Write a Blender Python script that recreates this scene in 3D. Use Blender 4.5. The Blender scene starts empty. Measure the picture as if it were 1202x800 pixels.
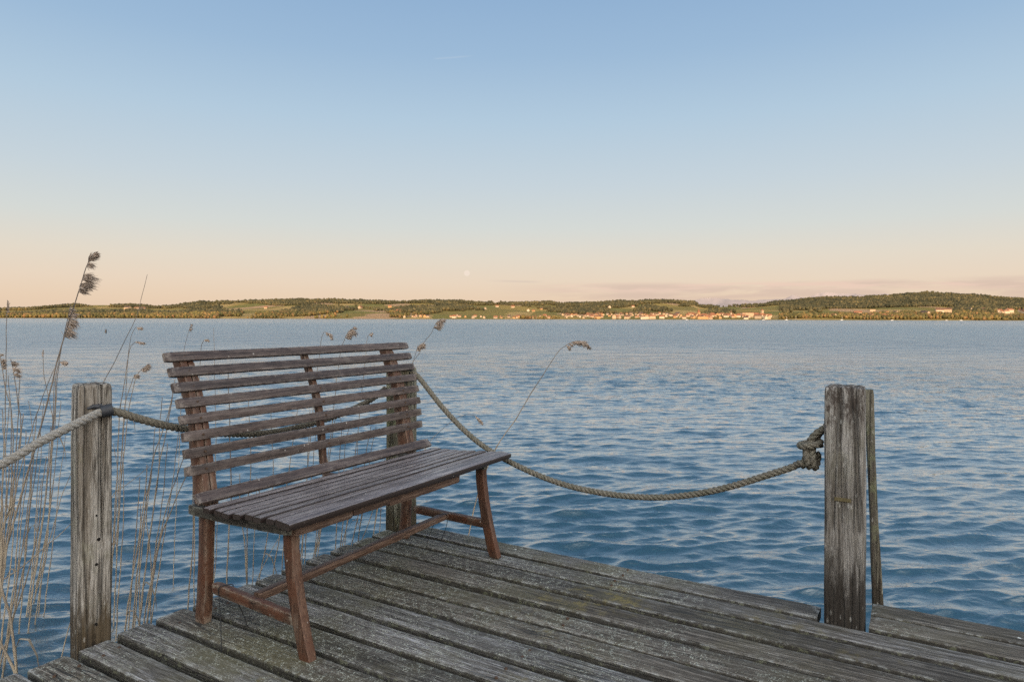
import bpy, math, random
import numpy as np
from mathutils import Vector, noise as mn

random.seed(7)
scene = bpy.context.scene
COL = scene.collection

# ------------------------------------------------------------------ camera
EYE = 1.63                      # metres above the water
DECK = 0.55                     # top of the deck above the water
FOC = 801.0                     # focal length in photo pixels (24 mm on a 36 mm frame)
cam_d = bpy.data.cameras.new('camera')
cam = bpy.data.objects.new('camera', cam_d)
COL.objects.link(cam)
cam_d.sensor_width = 36.0
cam_d.lens = 24.0
cam_d.shift_y = -0.0215
cam_d.clip_start = 0.05
cam_d.clip_end = 90000.0
cam.location = (0, 0, EYE)
cam.rotation_euler = (math.radians(90), math.radians(-0.137), 0)
scene.camera = cam

# ------------------------------------------------------------------ exposure
scene.render.engine = 'CYCLES'
vs = scene.view_settings
vs.view_transform = 'Standard'
vs.look = 'None'
vs.exposure = 0.0
vs.gamma = 1.0
vs.use_curve_mapping = False
scene.cycles.max_bounces = 6
scene.cycles.use_denoising = False
scene.cycles.sample_clamp_indirect = 3.0

# ------------------------------------------------------------------ sun and sky
SUN_EL = math.radians(9.0)
SUN_AZ = math.radians(184.0)    # clockwise from +Y: low in the sky behind the camera
sun_dir = Vector((math.sin(SUN_AZ) * math.cos(SUN_EL), math.cos(SUN_AZ) * math.cos(SUN_EL), math.sin(SUN_EL)))
sd = bpy.data.lights.new('sun', 'SUN')
sd.energy = 5.0
sd.angle = math.radians(0.5)
sd.color = (1.0, 0.67, 0.37)
sun = bpy.data.objects.new('sun', sd)
COL.objects.link(sun)
sun.rotation_euler = sun_dir.to_track_quat('Z', 'Y').to_euler()


def lin(r, g, b):
    f = lambda c: c / 12.92 if c <= 0.04045 else ((c + 0.055) / 1.055) ** 2.4
    return (f(r / 255), f(g / 255), f(b / 255), 1.0)


class NT:
    """short hand for building node trees"""
    def __init__(s, tree):
        s.t = tree
        s.n = tree.nodes
        s.l = tree.links

    def new(s, typ, **kw):
        n = s.n.new(typ)
        for k, v in kw.items():
            setattr(n, k, v)
        return n

    def link(s, a, b):
        s.l.new(a, b)

    def setin(s, sock, v):
        if hasattr(v, 'node'):
            s.l.new(v, sock)
        else:
            sock.default_value = v

    def math(s, op, a, b=0.0, c=None, clamp=False):
        n = s.n.new('ShaderNodeMath')
        n.operation = op
        n.use_clamp = clamp
        s.setin(n.inputs[0], a)
        s.setin(n.inputs[1], b)
        if c is not None:
            s.setin(n.inputs[2], c)
        return n.outputs[0]

    def vmath(s, op, a, b=(0, 0, 0)):
        n = s.n.new('ShaderNodeVectorMath')
        n.operation = op
        s.setin(n.inputs[0], a)
        s.setin(n.inputs[1], b)
        return n.outputs['Value'] if op in ('DOT_PRODUCT', 'LENGTH', 'DISTANCE') else n.outputs['Vector']

    def ramp(s, fac, stops, interp='LINEAR'):
        n = s.n.new('ShaderNodeValToRGB')
        n.color_ramp.interpolation = interp
        el = n.color_ramp.elements
        while len(el) < len(stops):
            el.new(0.5)
        for e, (p, c) in zip(el, stops):
            e.position = p
            e.color = c if hasattr(c, '__len__') else (c, c, c, 1)
        s.setin(n.inputs[0], fac)
        return n.outputs[0]

    def mix(s, fac, a, b, blend='MIX'):
        n = s.n.new('ShaderNodeMix')
        n.data_type = 'RGBA'
        n.blend_type = blend
        s.setin(n.inputs[0], fac)
        s.setin(n.inputs[6], a)
        s.setin(n.inputs[7], b)
        return n.outputs[2]

    def noise(s, vec, scale, detail=4.0, rough=0.55, dist=0.0):
        n = s.n.new('ShaderNodeTexNoise')
        s.setin(n.inputs['Vector'], vec)
        n.inputs['Scale'].default_value = scale
        n.inputs['Detail'].default_value = detail
        n.inputs['Roughness'].default_value = rough
        n.inputs['Distortion'].default_value = dist
        return n.outputs['Fac']

    def voro(s, vec, scale, out='Distance', feature='F1'):
        n = s.n.new('ShaderNodeTexVoronoi')
        n.feature = feature
        s.setin(n.inputs['Vector'], vec)
        n.inputs['Scale'].default_value = scale
        return n.outputs[out]

    def mapping(s, vec, scale=(1, 1, 1), loc=(0, 0, 0), rot=(0, 0, 0)):
        n = s.n.new('ShaderNodeMapping')
        s.setin(n.inputs['Vector'], vec)
        n.inputs['Scale'].default_value = scale
        n.inputs['Location'].default_value = loc
        n.inputs['Rotation'].default_value = rot
        return n.outputs[0]

    def step(s, v, lo, hi):
        n = s.n.new('ShaderNodeMapRange')
        n.interpolation_type = 'SMOOTHSTEP'
        s.setin(n.inputs['Value'], v)
        n.inputs['From Min'].default_value = lo
        n.inputs['From Max'].default_value = hi
        return n.outputs[0]


world = bpy.data.worlds.new('World')
scene.world = world
world.use_nodes = True
W = NT(world.node_tree)
W.n.clear()
wout = W.new('ShaderNodeOutputWorld')
wbg = W.new('ShaderNodeBackground')
W.link(wbg.outputs[0], wout.inputs[0])
wbg.inputs['Strength'].default_value = 0.1
nish = W.new('ShaderNodeTexSky', sky_type='NISHITA')
nish.sun_disc = False
nish.sun_elevation = SUN_EL
nish.sun_rotation = SUN_AZ
tc = W.new('ShaderNodeTexCoord')
sep = W.new('ShaderNodeSeparateXYZ')
W.link(tc.outputs['Generated'], sep.inputs[0])
elev = W.math('ARCSINE', sep.outputs['Z'])
edeg = W.math('MULTIPLY', elev, 57.29578)
epos = W.math('DIVIDE', edeg, 90.0, clamp=True)
SKY = [(0.0, (230, 201, 177)), (1.5, (236, 210, 183)), (3.0, (236, 216, 194)), (5.0, (230, 220, 204)),
       (7.5, (216, 220, 216)), (11, (201, 214, 222)), (16, (181, 205, 224)), (21, (159, 189, 218)),
       (26, (144, 177, 212)), (40, (124, 161, 204)), (60, (110, 149, 196)), (90, (104, 142, 190))]
anti = W.ramp(epos, [(e / 90.0, lin(*c)) for e, c in SKY])
# the bright sunset half of the sky, behind the camera
SUNSIDE = [(0.0, (5.2, 3.8, 2.4, 1)), (6, (5.2, 4.2, 3.2, 1)), (15, (5.0, 4.6, 4.0, 1)), (35, (4.3, 4.3, 4.2, 1)), (60, (2.3, 2.5, 2.65, 1)), (90, (0.62, 0.76, 0.96, 1))]
warm = W.ramp(epos, [(e / 90.0, c) for e, c in SUNSIDE])
sdot = W.vmath('DOT_PRODUCT', tc.outputs['Generated'], (math.sin(SUN_AZ), math.cos(SUN_AZ), 0))
sfac = W.step(sdot, -0.35, 0.95)
skyc = W.mix(sfac, anti, warm)
# thin cloud bank low over the right half of the far shore
az = W.math('ARCTAN2', sep.outputs['X'], sep.outputs['Y'])
azd = W.math('MULTIPLY', az, 57.29578)
cv = W.new('ShaderNodeCombineXYZ')
W.link(azd, cv.inputs[0])
W.link(W.math('MULTIPLY', edeg, 9.0), cv.inputs[1])
cn = W.noise(cv.outputs[0], 0.13, 6, 0.6, 0.4)
band = W.math('MULTIPLY', W.step(edeg, 0.4, 1.7), W.math('SUBTRACT', 1.0, W.step(edeg, 2.7, 3.15)))
side = W.math('MULTIPLY', W.step(azd, -3.0, 10.0), W.math('SUBTRACT', 1.0, W.step(azd, 70.0, 90.0)))
cl = W.math('MULTIPLY', W.math('MULTIPLY', band, side), W.step(cn, 0.34, 0.60))
skyc = W.mix(W.math('MULTIPLY', cl, 0.55), skyc, lin(210, 183, 172))
cn2 = W.noise(W.mapping(cv.outputs[0], (1, 1.3, 1), (9.3, 2.2, 0)), 0.16, 6, 0.62, 0.5)
top = W.math('MULTIPLY', W.step(edeg, 2.0, 2.5), W.math('SUBTRACT', 1.0, W.step(edeg, 2.75, 3.1)))
cl2 = W.math('MULTIPLY', W.math('MULTIPLY', top, side), W.step(cn2, 0.44, 0.62))
skyc = W.mix(W.math('MULTIPLY', cl2, 0.85), skyc, lin(238, 208, 190))
# grey wisps near the moon and a short contrail high up
wis = W.math('MULTIPLY', W.math('SUBTRACT', 1.0, W.step(W.math('ABSOLUTE', W.math('SUBTRACT', edeg, W.math('MULTIPLY_ADD', azd, -0.02, 3.15))), 0.0, 0.16)),
             W.math('MULTIPLY', W.step(azd, -2.6, 0.4), W.math('SUBTRACT', 1.0, W.step(azd, 1.2, 3.0))))
skyc = W.mix(W.math('MULTIPLY', wis, 0.35), skyc, lin(205, 188, 180))
con = W.math('MULTIPLY', W.math('SUBTRACT', 1.0, W.step(W.math('ABSOLUTE', W.math('SUBTRACT', edeg, W.math('MULTIPLY_ADD', azd, 0.1, 21.35))), 0.0, 0.11)),
             W.math('MULTIPLY', W.step(azd, -6.8, -6.2), W.math('SUBTRACT', 1.0, W.step(azd, -4.5, -2.9))))
skyc = W.mix(W.math('MULTIPLY', con, 0.16), skyc, lin(215, 222, 228))
gain = W.vmath('MULTIPLY', skyc, (9.6, 9.6, 9.6))
tot = W.vmath('ADD', gain, W.vmath('MULTIPLY', nish.outputs[0], (0.02, 0.02, 0.02)))
W.link(tot, wbg.inputs['Color'])

# ------------------------------------------------------------------ frames of reference
T = math.radians(31.2)
CT, ST = math.cos(T), math.sin(T)


def D(u, v, z=0.0):
    """deck coordinates (u along the planks, v across, z above the deck) -> world"""
    return Vector((u * CT + v * ST, -u * ST + v * CT, DECK + z))


def at(x, y, depth):
    """world point that lies `depth` metres ahead at photo pixel x, y"""
    hy = 374.2 + 0.0024 * (x - 601)
    return Vector(((x - 601) / FOC * depth, depth, EYE - (y - hy) / FOC * depth))


def to_deck(p):
    return Vector((p.x * CT - p.y * ST, p.x * ST + p.y * CT, p.z - DECK))


# ------------------------------------------------------------------ mesh helpers
class MB:
    def __init__(s):
        s.v = []
        s.f = []
        s.m = []

    def add(s, verts, faces, mi=0):
        b = len(s.v)
        s.v.extend([tuple(p) for p in verts])
        s.f.extend([tuple(i + b for i in f) for f in faces])
        s.m.extend([mi] * len(faces))

    def box(s, x0, x1, y0, y1, z0, z1, mi=0):
        s.add([(x0, y0, z0), (x1, y0, z0), (x1, y1, z0), (x0, y1, z0), (x0, y0, z1), (x1, y0, z1), (x1, y1, z1), (x0, y1, z1)],
              [(0, 3, 2, 1), (4, 5, 6, 7), (0, 1, 5, 4), (1, 2, 6, 5), (2, 3, 7, 6), (3, 0, 4, 7)], mi)

    def rings(s, rings, mi=0, cap=True, closed=False):
        n = len(rings[0])
        verts = [p for r in rings for p in r]
        faces = []
        k = len(rings)
        for i in range(k if closed else k - 1):
            a, b = i * n, ((i + 1) % k) * n
            for j in range(n):
                j2 = (j + 1) % n
                faces.append((a + j, a + j2, b + j2, b + j))
        if cap and not closed:
            faces.append(tuple(range(n - 1, -1, -1)))
            faces.append(tuple((k - 1) * n + j for j in range(n)))
        s.add(verts, faces, mi)

    def tube(s, pts, rad, n=6, mi=0):
        pts = [Vector(p) for p in pts]
        if not hasattr(rad, '__len__'):
            rad = [rad] * len(pts)
        t0 = (pts[1] - pts[0]).normalized()
        a = t0.orthogonal().normalized()
        R = []
        for i, p in enumerate(pts):
            t = (pts[min(i + 1, len(pts) - 1)] - pts[max(i - 1, 0)]).normalized()
            a = (a - t * a.dot(t)).normalized()
            b = t.cross(a)
            R.append([p + (a * math.cos(2 * math.pi * j / n) + b * math.sin(2 * math.pi * j / n)) * rad[i] for j in range(n)])
        s.rings(R, mi)

    def build(s, name, mats, parent=None, base=None, rotz=0.0, smooth=35.0, loc=None):
        """base: subtracted from the vertices; loc/rotz: where a top-level mesh is put"""
        vs_ = s.v
        if base is not None:
            vs_ = [(p[0] - base[0], p[1] - base[1], p[2] - base[2]) for p in vs_]
        me = bpy.data.meshes.new(name)
        me.from_pydata(vs_, [], s.f)
        if not isinstance(mats, (list, tuple)):
            mats = [mats]
        for m in mats:
            me.materials.append(m)
        if len(mats) > 1:
            me.polygons.foreach_set('material_index', s.m)
        if smooth:
            me.polygons.foreach_set('use_smooth', [True] * len(me.polygons))
            if smooth < 180:
                me.set_sharp_from_angle(angle=math.radians(smooth))
        me.update()
        o = bpy.data.objects.new(name, me)
        COL.objects.link(o)
        if parent:
            o.parent = parent
        else:
            if loc is not None:
                o.location = loc
            o.rotation_euler = (0, 0, rotz)
        return o


def tag(o, label=None, cat=None, group=None, kind=None):
    for k, v in (('label', label), ('category', cat), ('group', group), ('kind', kind)):
        if v:
            o[k] = v
    return o


def thing(name, label, cat, loc=(0, 0, 0), rotz=0.0, group=None):
    o = bpy.data.objects.new(name, None)
    o.empty_display_size = 0.1
    COL.objects.link(o)
    o.location = loc
    o.rotation_euler = (0, 0, rotz)
    return tag(o, label, cat, group)


def rrect(hx, hy, r, seg=2, sub=1):
    """rounded rectangle outline, counter-clockwise; sub>1 splits the straight sides"""
    pts = []
    for cx, cy, a0 in ((hx - r, hy - r, 0), (-hx + r, hy - r, 90), (-hx + r, -hy + r, 180), (hx - r, -hy + r, 270)):
        for k in range(seg + 1):
            a = math.radians(a0 + 90.0 * k / seg)
            pts.append((cx + r * math.cos(a), cy + r * math.sin(a)))
    if sub > 1:
        out = []
        for i, p in enumerate(pts):
            q = pts[(i + 1) % len(pts)]
            d = math.hypot(q[0] - p[0], q[1] - p[1])
            out.append(p)
            if d > r * 1.5:
                out += [(p[0] + (q[0] - p[0]) * k / sub, p[1] + (q[1] - p[1]) * k / sub) for k in range(1, sub)]
        pts = out
    return pts


def beam(mb, path, A, B, half, bevel=0.004, amp=0.0008, seed=0, seg=0.03, sub=1, mi=0):
    """square timber swept along a path; A, B: section axes (vectors or lists); half: (ha, hb) or list"""
    path = [Vector(p) for p in path]
    n0 = len(path)
    LA = A if isinstance(A, list) else [Vector(A)] * n0
    LB = B if isinstance(B, list) else [Vector(B)] * n0
    LH = half if isinstance(half, list) else [half] * n0
    st = []
    for i in range(n0 - 1):
        k = max(1, int((path[i + 1] - path[i]).length / seg))
        for j in range(k):
            f = j / k
            st.append((path[i].lerp(path[i + 1], f), LA[i].lerp(LA[i + 1], f), LB[i].lerp(LB[i + 1], f),
                       (LH[i][0] * (1 - f) + LH[i + 1][0] * f, LH[i][1] * (1 - f) + LH[i + 1][1] * f)))
    st.append((path[-1], LA[-1], LB[-1], LH[-1]))
    R = []
    tot = len(st)
    for i, (c, a, b, h) in enumerate(st):
        sh = 0.004 if i in (0, tot - 1) and bevel > 0.002 else 0.0
        sec = rrect(max(h[0] - sh * 0.4, 0.002), max(h[1] - sh * 0.4, 0.002), min(bevel, h[0] * 0.45, h[1] * 0.45), 2, sub)
        ring = []
        for x, y in sec:
            p = c + a * x + b * y
            if amp:
                q = Vector((p.x * 9 + seed * 3.1, p.y * 9 + seed * 1.7, p.z * 9))
                d = mn.noise(q) * amp + mn.noise(q * 4.1) * amp * 0.6
                o = (a * x + b * y).normalized()
                p = p + o * d
            ring.append(p)
        R.append(ring)
    mb.rings(R, mi)


def catmull(P, n=8):
    P = [Vector(p) for p in P]
    P = [P[0] * 2 - P[1]] + P + [P[-1] * 2 - P[-2]]
    out = []
    for i in range(1, len(P) - 2):
        a, b, c, d = P[i - 1:i + 3]
        for k in range(n):
            t = k / n
            out.append(0.5 * ((2 * b) + (c - a) * t + (2 * a - 5 * b + 4 * c - d) * t * t + (3 * b - a - 3 * c + d) * t ** 3))
    out.append(P[-2])
    return out


def resample(P, step):
    out = [P[0].copy()]
    acc = 0.0
    for a, b in zip(P, P[1:]):
        L = (b - a).length
        if L < 1e-9:
            continue
        d = step - acc
        while d <= L:
            out.append(a.lerp(b, d / L))
            d += step
        acc = L - (d - step)
    return out


def rope(mb, pts, R=0.0145, pitch=0.062, nstr=3, step=0.006, phase=0.0):
    P = resample(catmull(pts, 24), step)
    t = (P[1] - P[0]).normalized()
    a = t.orthogonal().normalized()
    fr = []
    for i, p in enumerate(P):
        t = (P[min(i + 1, len(P) - 1)] - P[max(i - 1, 0)]).normalized()
        a = (a - t * a.dot(t)).normalized()
        fr.append((p, a, t.cross(a)))
    off = R * 0.47
    for k in range(nstr):
        line = []
        for i, (p, a_, b_) in enumerate(fr):
            w = 2 * math.pi * (i * step / pitch + k / nstr) + phase
            line.append(p + (a_ * math.cos(w) + b_ * math.sin(w)) * off)
        mb.tube(line, R * 0.53, 8)


# ------------------------------------------------------------------ materials
def material(name):
    m = bpy.data.materials.new(name)
    m.use_nodes = True
    n = NT(m.node_tree)
    n.n.clear()
    out = n.new('ShaderNodeOutputMaterial')
    b = n.new('ShaderNodeBsdfPrincipled')
    n.link(b.outputs[0], out.inputs[0])
    b.inputs['Specular IOR Level'].default_value = 0.35
    return m, n, b


def bump(n, b, h, strength=0.5, dist=0.002, normal=None):
    bp = n.new('ShaderNodeBump')
    bp.inputs['Strength'].default_value = strength
    bp.inputs['Distance'].default_value = dist
    n.setin(bp.inputs['Height'], h)
    if normal is not None:
        n.link(normal, bp.inputs['Normal'])
    n.link(bp.outputs[0], b.inputs['Normal'])
    return bp.outputs[0]


def island(n):
    g = n.new('ShaderNodeNewGeometry')
    return g.outputs['Random Per Island']


def shifted(n, vec, rnd, k=(3.7, 5.3, 7.9)):
    c = n.new('ShaderNodeCombineXYZ')
    for i in range(3):
        n.link(n.math('MULTIPLY', rnd, k[i] * 10), c.inputs[i])
    return n.vmath('ADD', vec, c.outputs[0])


def objco(n):
    return n.new('ShaderNodeTexCoord').outputs['Object']


def mat_deck():
    m, n, b = material('weathered_deck_wood')
    co = objco(n)
    rnd = island(n)
    cs = shifted(n, co, rnd)
    grain = n.noise(n.mapping(cs, (2.2, 60, 40)), 1.0, 8, 0.65, 0.3)
    fine = n.noise(n.mapping(cs, (9, 260, 150)), 1.0, 4, 0.6)
    blot = n.noise(n.mapping(cs, (2.5, 7, 7)), 1.0, 5, 0.6)
    hair = n.noise(n.mapping(cs, (22, 620, 300)), 1.0, 3, 0.6)
    g2 = n.math('MULTIPLY_ADD', hair, 0.36, n.math('MULTIPLY_ADD', fine, 0.34, n.math('MULTIPLY', grain, 0.36)))
    c1 = n.ramp(g2, [(0.42, (0.016, 0.0145, 0.013, 1)), (0.49, (0.062, 0.054, 0.046, 1)), (0.56, (0.125, 0.115, 0.104, 1)), (0.635, (0.37, 0.36, 0.36, 1))])
    tint = n.ramp(rnd, [(0.0, (0.55, 0.53, 0.50, 1)), (0.3, (0.84, 0.77, 0.67, 1)), (0.55, (0.90, 0.89, 0.87, 1)), (0.8, (0.78, 0.82, 0.90, 1)), (1.0, (1.18, 1.18, 1.20, 1))])
    c1 = n.mix(1.0, c1, tint, 'MULTIPLY')
    bl = n.ramp(blot, [(0.3, (0.62, 0.60, 0.57, 1)), (0.6, (1.08, 1.08, 1.08, 1))])
    c1 = n.mix(0.8, c1, bl, 'MULTIPLY')
    # moss tinge, more of it towards the water end of the boards
    sp = n.new('ShaderNodeSeparateXYZ')
    n.link(co, sp.inputs[0])
    far = n.math('SUBTRACT', 1.0, n.step(sp.outputs['X'], -2.2, 0.4))
    mossn = n.noise(co, 2.3, 4, 0.6)
    mz = n.math('MULTIPLY', n.step(mossn, 0.42, 0.68), n.math('MULTIPLY_ADD', far, 0.5, 0.25), clamp=True)
    c1 = n.mix(mz, c1, (0.088, 0.078, 0.038, 1))
    # ochre lichen
    och = n.math('MULTIPLY', n.step(n.noise(co, 1.5, 3, 0.5), 0.55, 0.66), n.step(n.noise(co, 14, 5, 0.7), 0.46, 0.68))
    c1 = n.mix(n.math('MULTIPLY', och, 0.8), c1, (0.16, 0.125, 0.035, 1))
    # crusty grey lichen as small speckles
    vo = n.voro(co, 170, 'Distance')
    vn = n.noise(co, 48, 5, 0.75)
    spk = n.math('MULTIPLY', n.math('SUBTRACT', 1.0, n.step(vo, 0.25, 0.6)), n.step(vn, 0.46, 0.60))
    patch = n.noise(cs, 2.6, 4, 0.6)
    pm = n.step(n.math('MULTIPLY_ADD', far, 0.22, patch), 0.52, 0.72)
    lich = n.math('MULTIPLY', spk, pm)
    c1 = n.mix(n.math('MULTIPLY', lich, 0.9), c1, (0.38, 0.39, 0.33, 1))
    # sparse bright spots
    s2 = n.math('MULTIPLY', n.math('SUBTRACT', 1.0, n.step(n.voro(co, 9.0), 0.03, 0.07)), n.step(n.noise(co, 4.0, 3), 0.52, 0.6))
    c1 = n.mix(n.math('MULTIPLY', s2, 0.8), c1, (0.55, 0.56, 0.52, 1))
    # long drying cracks
    cr = n.voro(n.mapping(cs, (1.1, 42, 30)), 1.0, 'Distance', 'DISTANCE_TO_EDGE')
    crm = n.math('MULTIPLY', n.math('SUBTRACT', 1.0, n.step(cr, 0.0, 0.045)), n.step(n.noise(cs, 3.0, 3), 0.45, 0.6))
    c1 = n.mix(n.math('MULTIPLY', crm, 0.85), c1, (0.02, 0.019, 0.017, 1))
    # edges worn pale
    ge = n.new('ShaderNodeNewGeometry')
    ew = n.math('MULTIPLY', n.step(ge.outputs['Pointiness'], 0.515, 0.56), n.step(n.noise(co, 22, 4, 0.7), 0.45, 0.62))
    c1 = n.mix(n.math('MULTIPLY', ew, 0.7), c1, (0.34, 0.34, 0.32, 1))
    # board sides coloured dark to deepen the gap shade, with moss flecks
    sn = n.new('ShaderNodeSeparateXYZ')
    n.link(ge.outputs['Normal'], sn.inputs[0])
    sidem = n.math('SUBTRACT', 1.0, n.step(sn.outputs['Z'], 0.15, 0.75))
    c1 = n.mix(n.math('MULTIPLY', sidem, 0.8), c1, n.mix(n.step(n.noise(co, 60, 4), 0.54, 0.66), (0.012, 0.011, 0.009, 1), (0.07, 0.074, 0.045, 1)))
    n.link(c1, b.inputs['Base Color'])
    b.inputs['Roughness'].default_value = 0.82
    h = n.math('SUBTRACT', n.math('MULTIPLY_ADD', lich, 0.5, g2), n.math('MULTIPLY', crm, 1.2))
    bump(n, b, h, 0.75, 0.004)
    return m


def mat_wood(name, dark, mid, light, axis='y', worn=(0.4, 0.38, 0.35), wornamt=0.25, gloss=0.55, red=None, sc=1.0, detail_amt=1.0, side=None):
    m, n, b = material(name)
    co = objco(n)
    rnd = island(n)
    cs = shifted(n, co, rnd, (1.3, 2.1, 0.7))
    S = {'x': (2.5, 55, 55), 'y': (55, 2.5, 55), 'z': (55, 55, 2.5)}[axis]
    S2 = {'x': (9, 240, 240), 'y': (240, 9, 240), 'z': (240, 240, 9)}[axis]
    g = n.noise(n.mapping(cs, tuple(s * sc for s in S)), 1.0, 7, 0.62, 0.4)
    f = n.noise(n.mapping(cs, S2), 1.0, 4, 0.6)
    S3 = {'x': (24, 560, 560), 'y': (560, 24, 560), 'z': (560, 560, 24)}[axis]
    h_ = n.noise(n.mapping(cs, S3), 1.0, 3, 0.6)
    gg = n.math('MULTIPLY_ADD', h_, 0.34, n.math('MULTIPLY_ADD', f, 0.32, n.math('MULTIPLY', g, 0.38)))
    c = n.ramp(gg, [(0.42, dark + (1,)), (0.51, mid + (1,)), (0.61, light + (1,))])
    tint = n.ramp(rnd, [(0.0, (0.8, 0.8, 0.8, 1)), (1.0, (1.18, 1.15, 1.12, 1))])
    c = n.mix(1.0, c, tint, 'MULTIPLY')
    if red:
        c = n.mix(n.step(n.noise(cs, 7.0, 5, 0.65), 0.42, 0.62), c, red + (1,))
    wn = n.math('MULTIPLY', n.step(n.noise(cs, 6.0, 4, 0.6), 0.5, 0.66), n.step(n.noise(n.mapping(cs, tuple(s * 0.5 for s in S)), 1.0, 6, 0.7), 0.5, 0.62))
    c = n.mix(n.math('MULTIPLY', wn, wornamt), c, worn + (1,))
    ge = n.new('ShaderNodeNewGeometry')
    ew = n.math('MULTIPLY', n.step(ge.outputs['Pointiness'], 0.51, 0.56), n.step(n.noise(cs, 26, 4, 0.7), 0.42, 0.6))
    c = n.mix(n.math('MULTIPLY', ew, 0.55), c, worn + (1,))
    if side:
        # tops are weathered; sides coloured darker for dirt and the shade between slats
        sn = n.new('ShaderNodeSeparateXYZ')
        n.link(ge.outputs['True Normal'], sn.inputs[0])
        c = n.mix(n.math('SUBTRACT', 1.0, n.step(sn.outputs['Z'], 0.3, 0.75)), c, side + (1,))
    # chips: tiny pale flakes
    ch = n.math('MULTIPLY', n.math('SUBTRACT', 1.0, n.step(n.voro(cs, 38), 0.06, 0.16)), n.step(n.noise(cs, 9, 3), 0.56, 0.62))
    c = n.mix(n.math('MULTIPLY', ch, 0.6), c, (0.5, 0.47, 0.43, 1))
    n.link(c, b.inputs['Base Color'])
    n.link(n.math('MULTIPLY_ADD', gg, 0.3, gloss - 0.15), b.inputs['Roughness'])
    bump(n, b, gg, 0.5 * detail_amt, 0.002)
    return m


def mat_post(name, base_dark, base_mid, base_light, stain, stain_amt, foot, foot_h, top_dark=0.0, green=0.0):
    m, n, b = material(name)
    co = objco(n)
    sp = n.new('ShaderNodeSeparateXYZ')
    n.link(co, sp.inputs[0])
    z = sp.outputs['Z']
    g = n.noise(n.mapping(co, (38, 38, 1.6)), 1.0, 8, 0.68, 0.35)
    f = n.noise(n.mapping(co, (190, 190, 6)), 1.0, 5, 0.65)
    h_ = n.noise(n.mapping(co, (420, 420, 20)), 1.0, 3, 0.6)
    gg = n.math('MULTIPLY_ADD', h_, 0.34, n.math('MULTIPLY_ADD', f, 0.38, n.math('MULTIPLY', g, 0.34)))
    c = n.ramp(gg, [(0.41, base_dark + (1,)), (0.495, base_mid + (1,)), (0.555, base_light + (1,)), (0.64, tuple(min(x * 1.45, 0.7) for x in base_light) + (1,))])
    bl = n.noise(n.mapping(co, (9, 9, 3)), 1.0, 5, 0.6)
    c = n.mix(0.75, c, n.ramp(bl, [(0.32, (0.5, 0.48, 0.45, 1)), (0.6, (1.08, 1.08, 1.08, 1))]), 'MULTIPLY')
    st = n.math('MULTIPLY', n.step(n.noise(n.mapping(co, (16, 16, 1.4), (3, 1, 2)), 1.0, 4, 0.6), 0.46, 0.62), stain_amt)
    c = n.mix(st, c, stain + (1,))
    if green:
        c = n.mix(n.math('MULTIPLY', n.step(n.noise(co, 9, 4, 0.6), 0.5, 0.65), green), c, (0.16, 0.17, 0.09, 1))
    jag = n.math('MULTIPLY_ADD', n.noise(n.mapping(co, (45, 45, 8)), 1.0, 5, 0.7), 0.46, -0.23)
    zz = n.math('ADD', z, jag)
    ft = n.math('SUBTRACT', 1.0, n.step(zz, foot_h * 0.25, foot_h * 0.8))
    c = n.mix(n.math('MULTIPLY', ft, 0.93), c, foot + (1,))
    if top_dark:
        tp = n.math('MULTIPLY', n.step(zz, top_dark - 0.1, top_dark), n.step(n.noise(n.mapping(co, (60, 60, 25)), 1.0, 5, 0.7), 0.42, 0.56))
        c = n.mix(n.math('MULTIPLY', tp, 0.85), c, (0.035, 0.024, 0.018, 1))
    # drying cracks running up the grain
    cr = n.voro(n.mapping(co, (30, 30, 1.0)), 1.0, 'Distance', 'DISTANCE_TO_EDGE')
    crm = n.math('MULTIPLY', n.math('SUBTRACT', 1.0, n.step(cr, 0.0, 0.10)), n.step(n.noise(co, 5.0, 3), 0.38, 0.52))
    c = n.mix(n.math('MULTIPLY', crm, 0.62), c, (0.022, 0.018, 0.014, 1))
    ch = n.math('MULTIPLY', n.math('SUBTRACT', 1.0, n.step(n.voro(n.mapping(co, (70, 70, 24)), 1.0), 0.12, 0.3)), n.step(n.noise(co, 8, 3), 0.5, 0.6))
    c = n.mix(n.math('MULTIPLY', ch, 0.45), c, (0.42, 0.41, 0.38, 1))
    n.link(c, b.inputs['Base Color'])
    b.inputs['Roughness'].default_value = 0.85
    bump(n, b, n.math('SUBTRACT', gg, n.math('MULTIPLY', crm, 1.3)), 0.85, 0.005)
    return m


def mat_rope(name, c0, c1, speck):
    m, n, b = material(name)
    co = objco(n)
    f = n.noise(co, 260, 4, 0.7)
    g = n.noise(co, 24, 4, 0.6)
    c = n.mix(n.step(f, 0.3, 0.7), c0 + (1,), c1 + (1,))
    c = n.mix(n.math('MULTIPLY', n.step(g, 0.48, 0.66), 0.55), c, speck + (1,))
    n.link(c, b.inputs['Base Color'])
    b.inputs['Roughness'].default_value = 0.9
    bump(n, b, f, 0.6, 0.0025)
    return m


def mat_plain(name, col, rough=0.7, var=0.25, scale=30.0, spec=0.35, metal=0.0):
    m, n, b = material(name)
    co = objco(n)
    f = n.noise(co, scale, 4, 0.6)
    c = n.mix(1.0, col + (1,), n.ramp(f, [(0.25, (1 - var,) * 3 + (1,)), (0.75, (1 + var,) * 3 + (1,))]), 'MULTIPLY')
    n.link(c, b.inputs['Base Color'])
    b.inputs['Roughness'].default_value = rough
    b.inputs['Metallic'].default_value = metal
    b.inputs['Specular IOR Level'].default_value = spec
    return m


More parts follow.
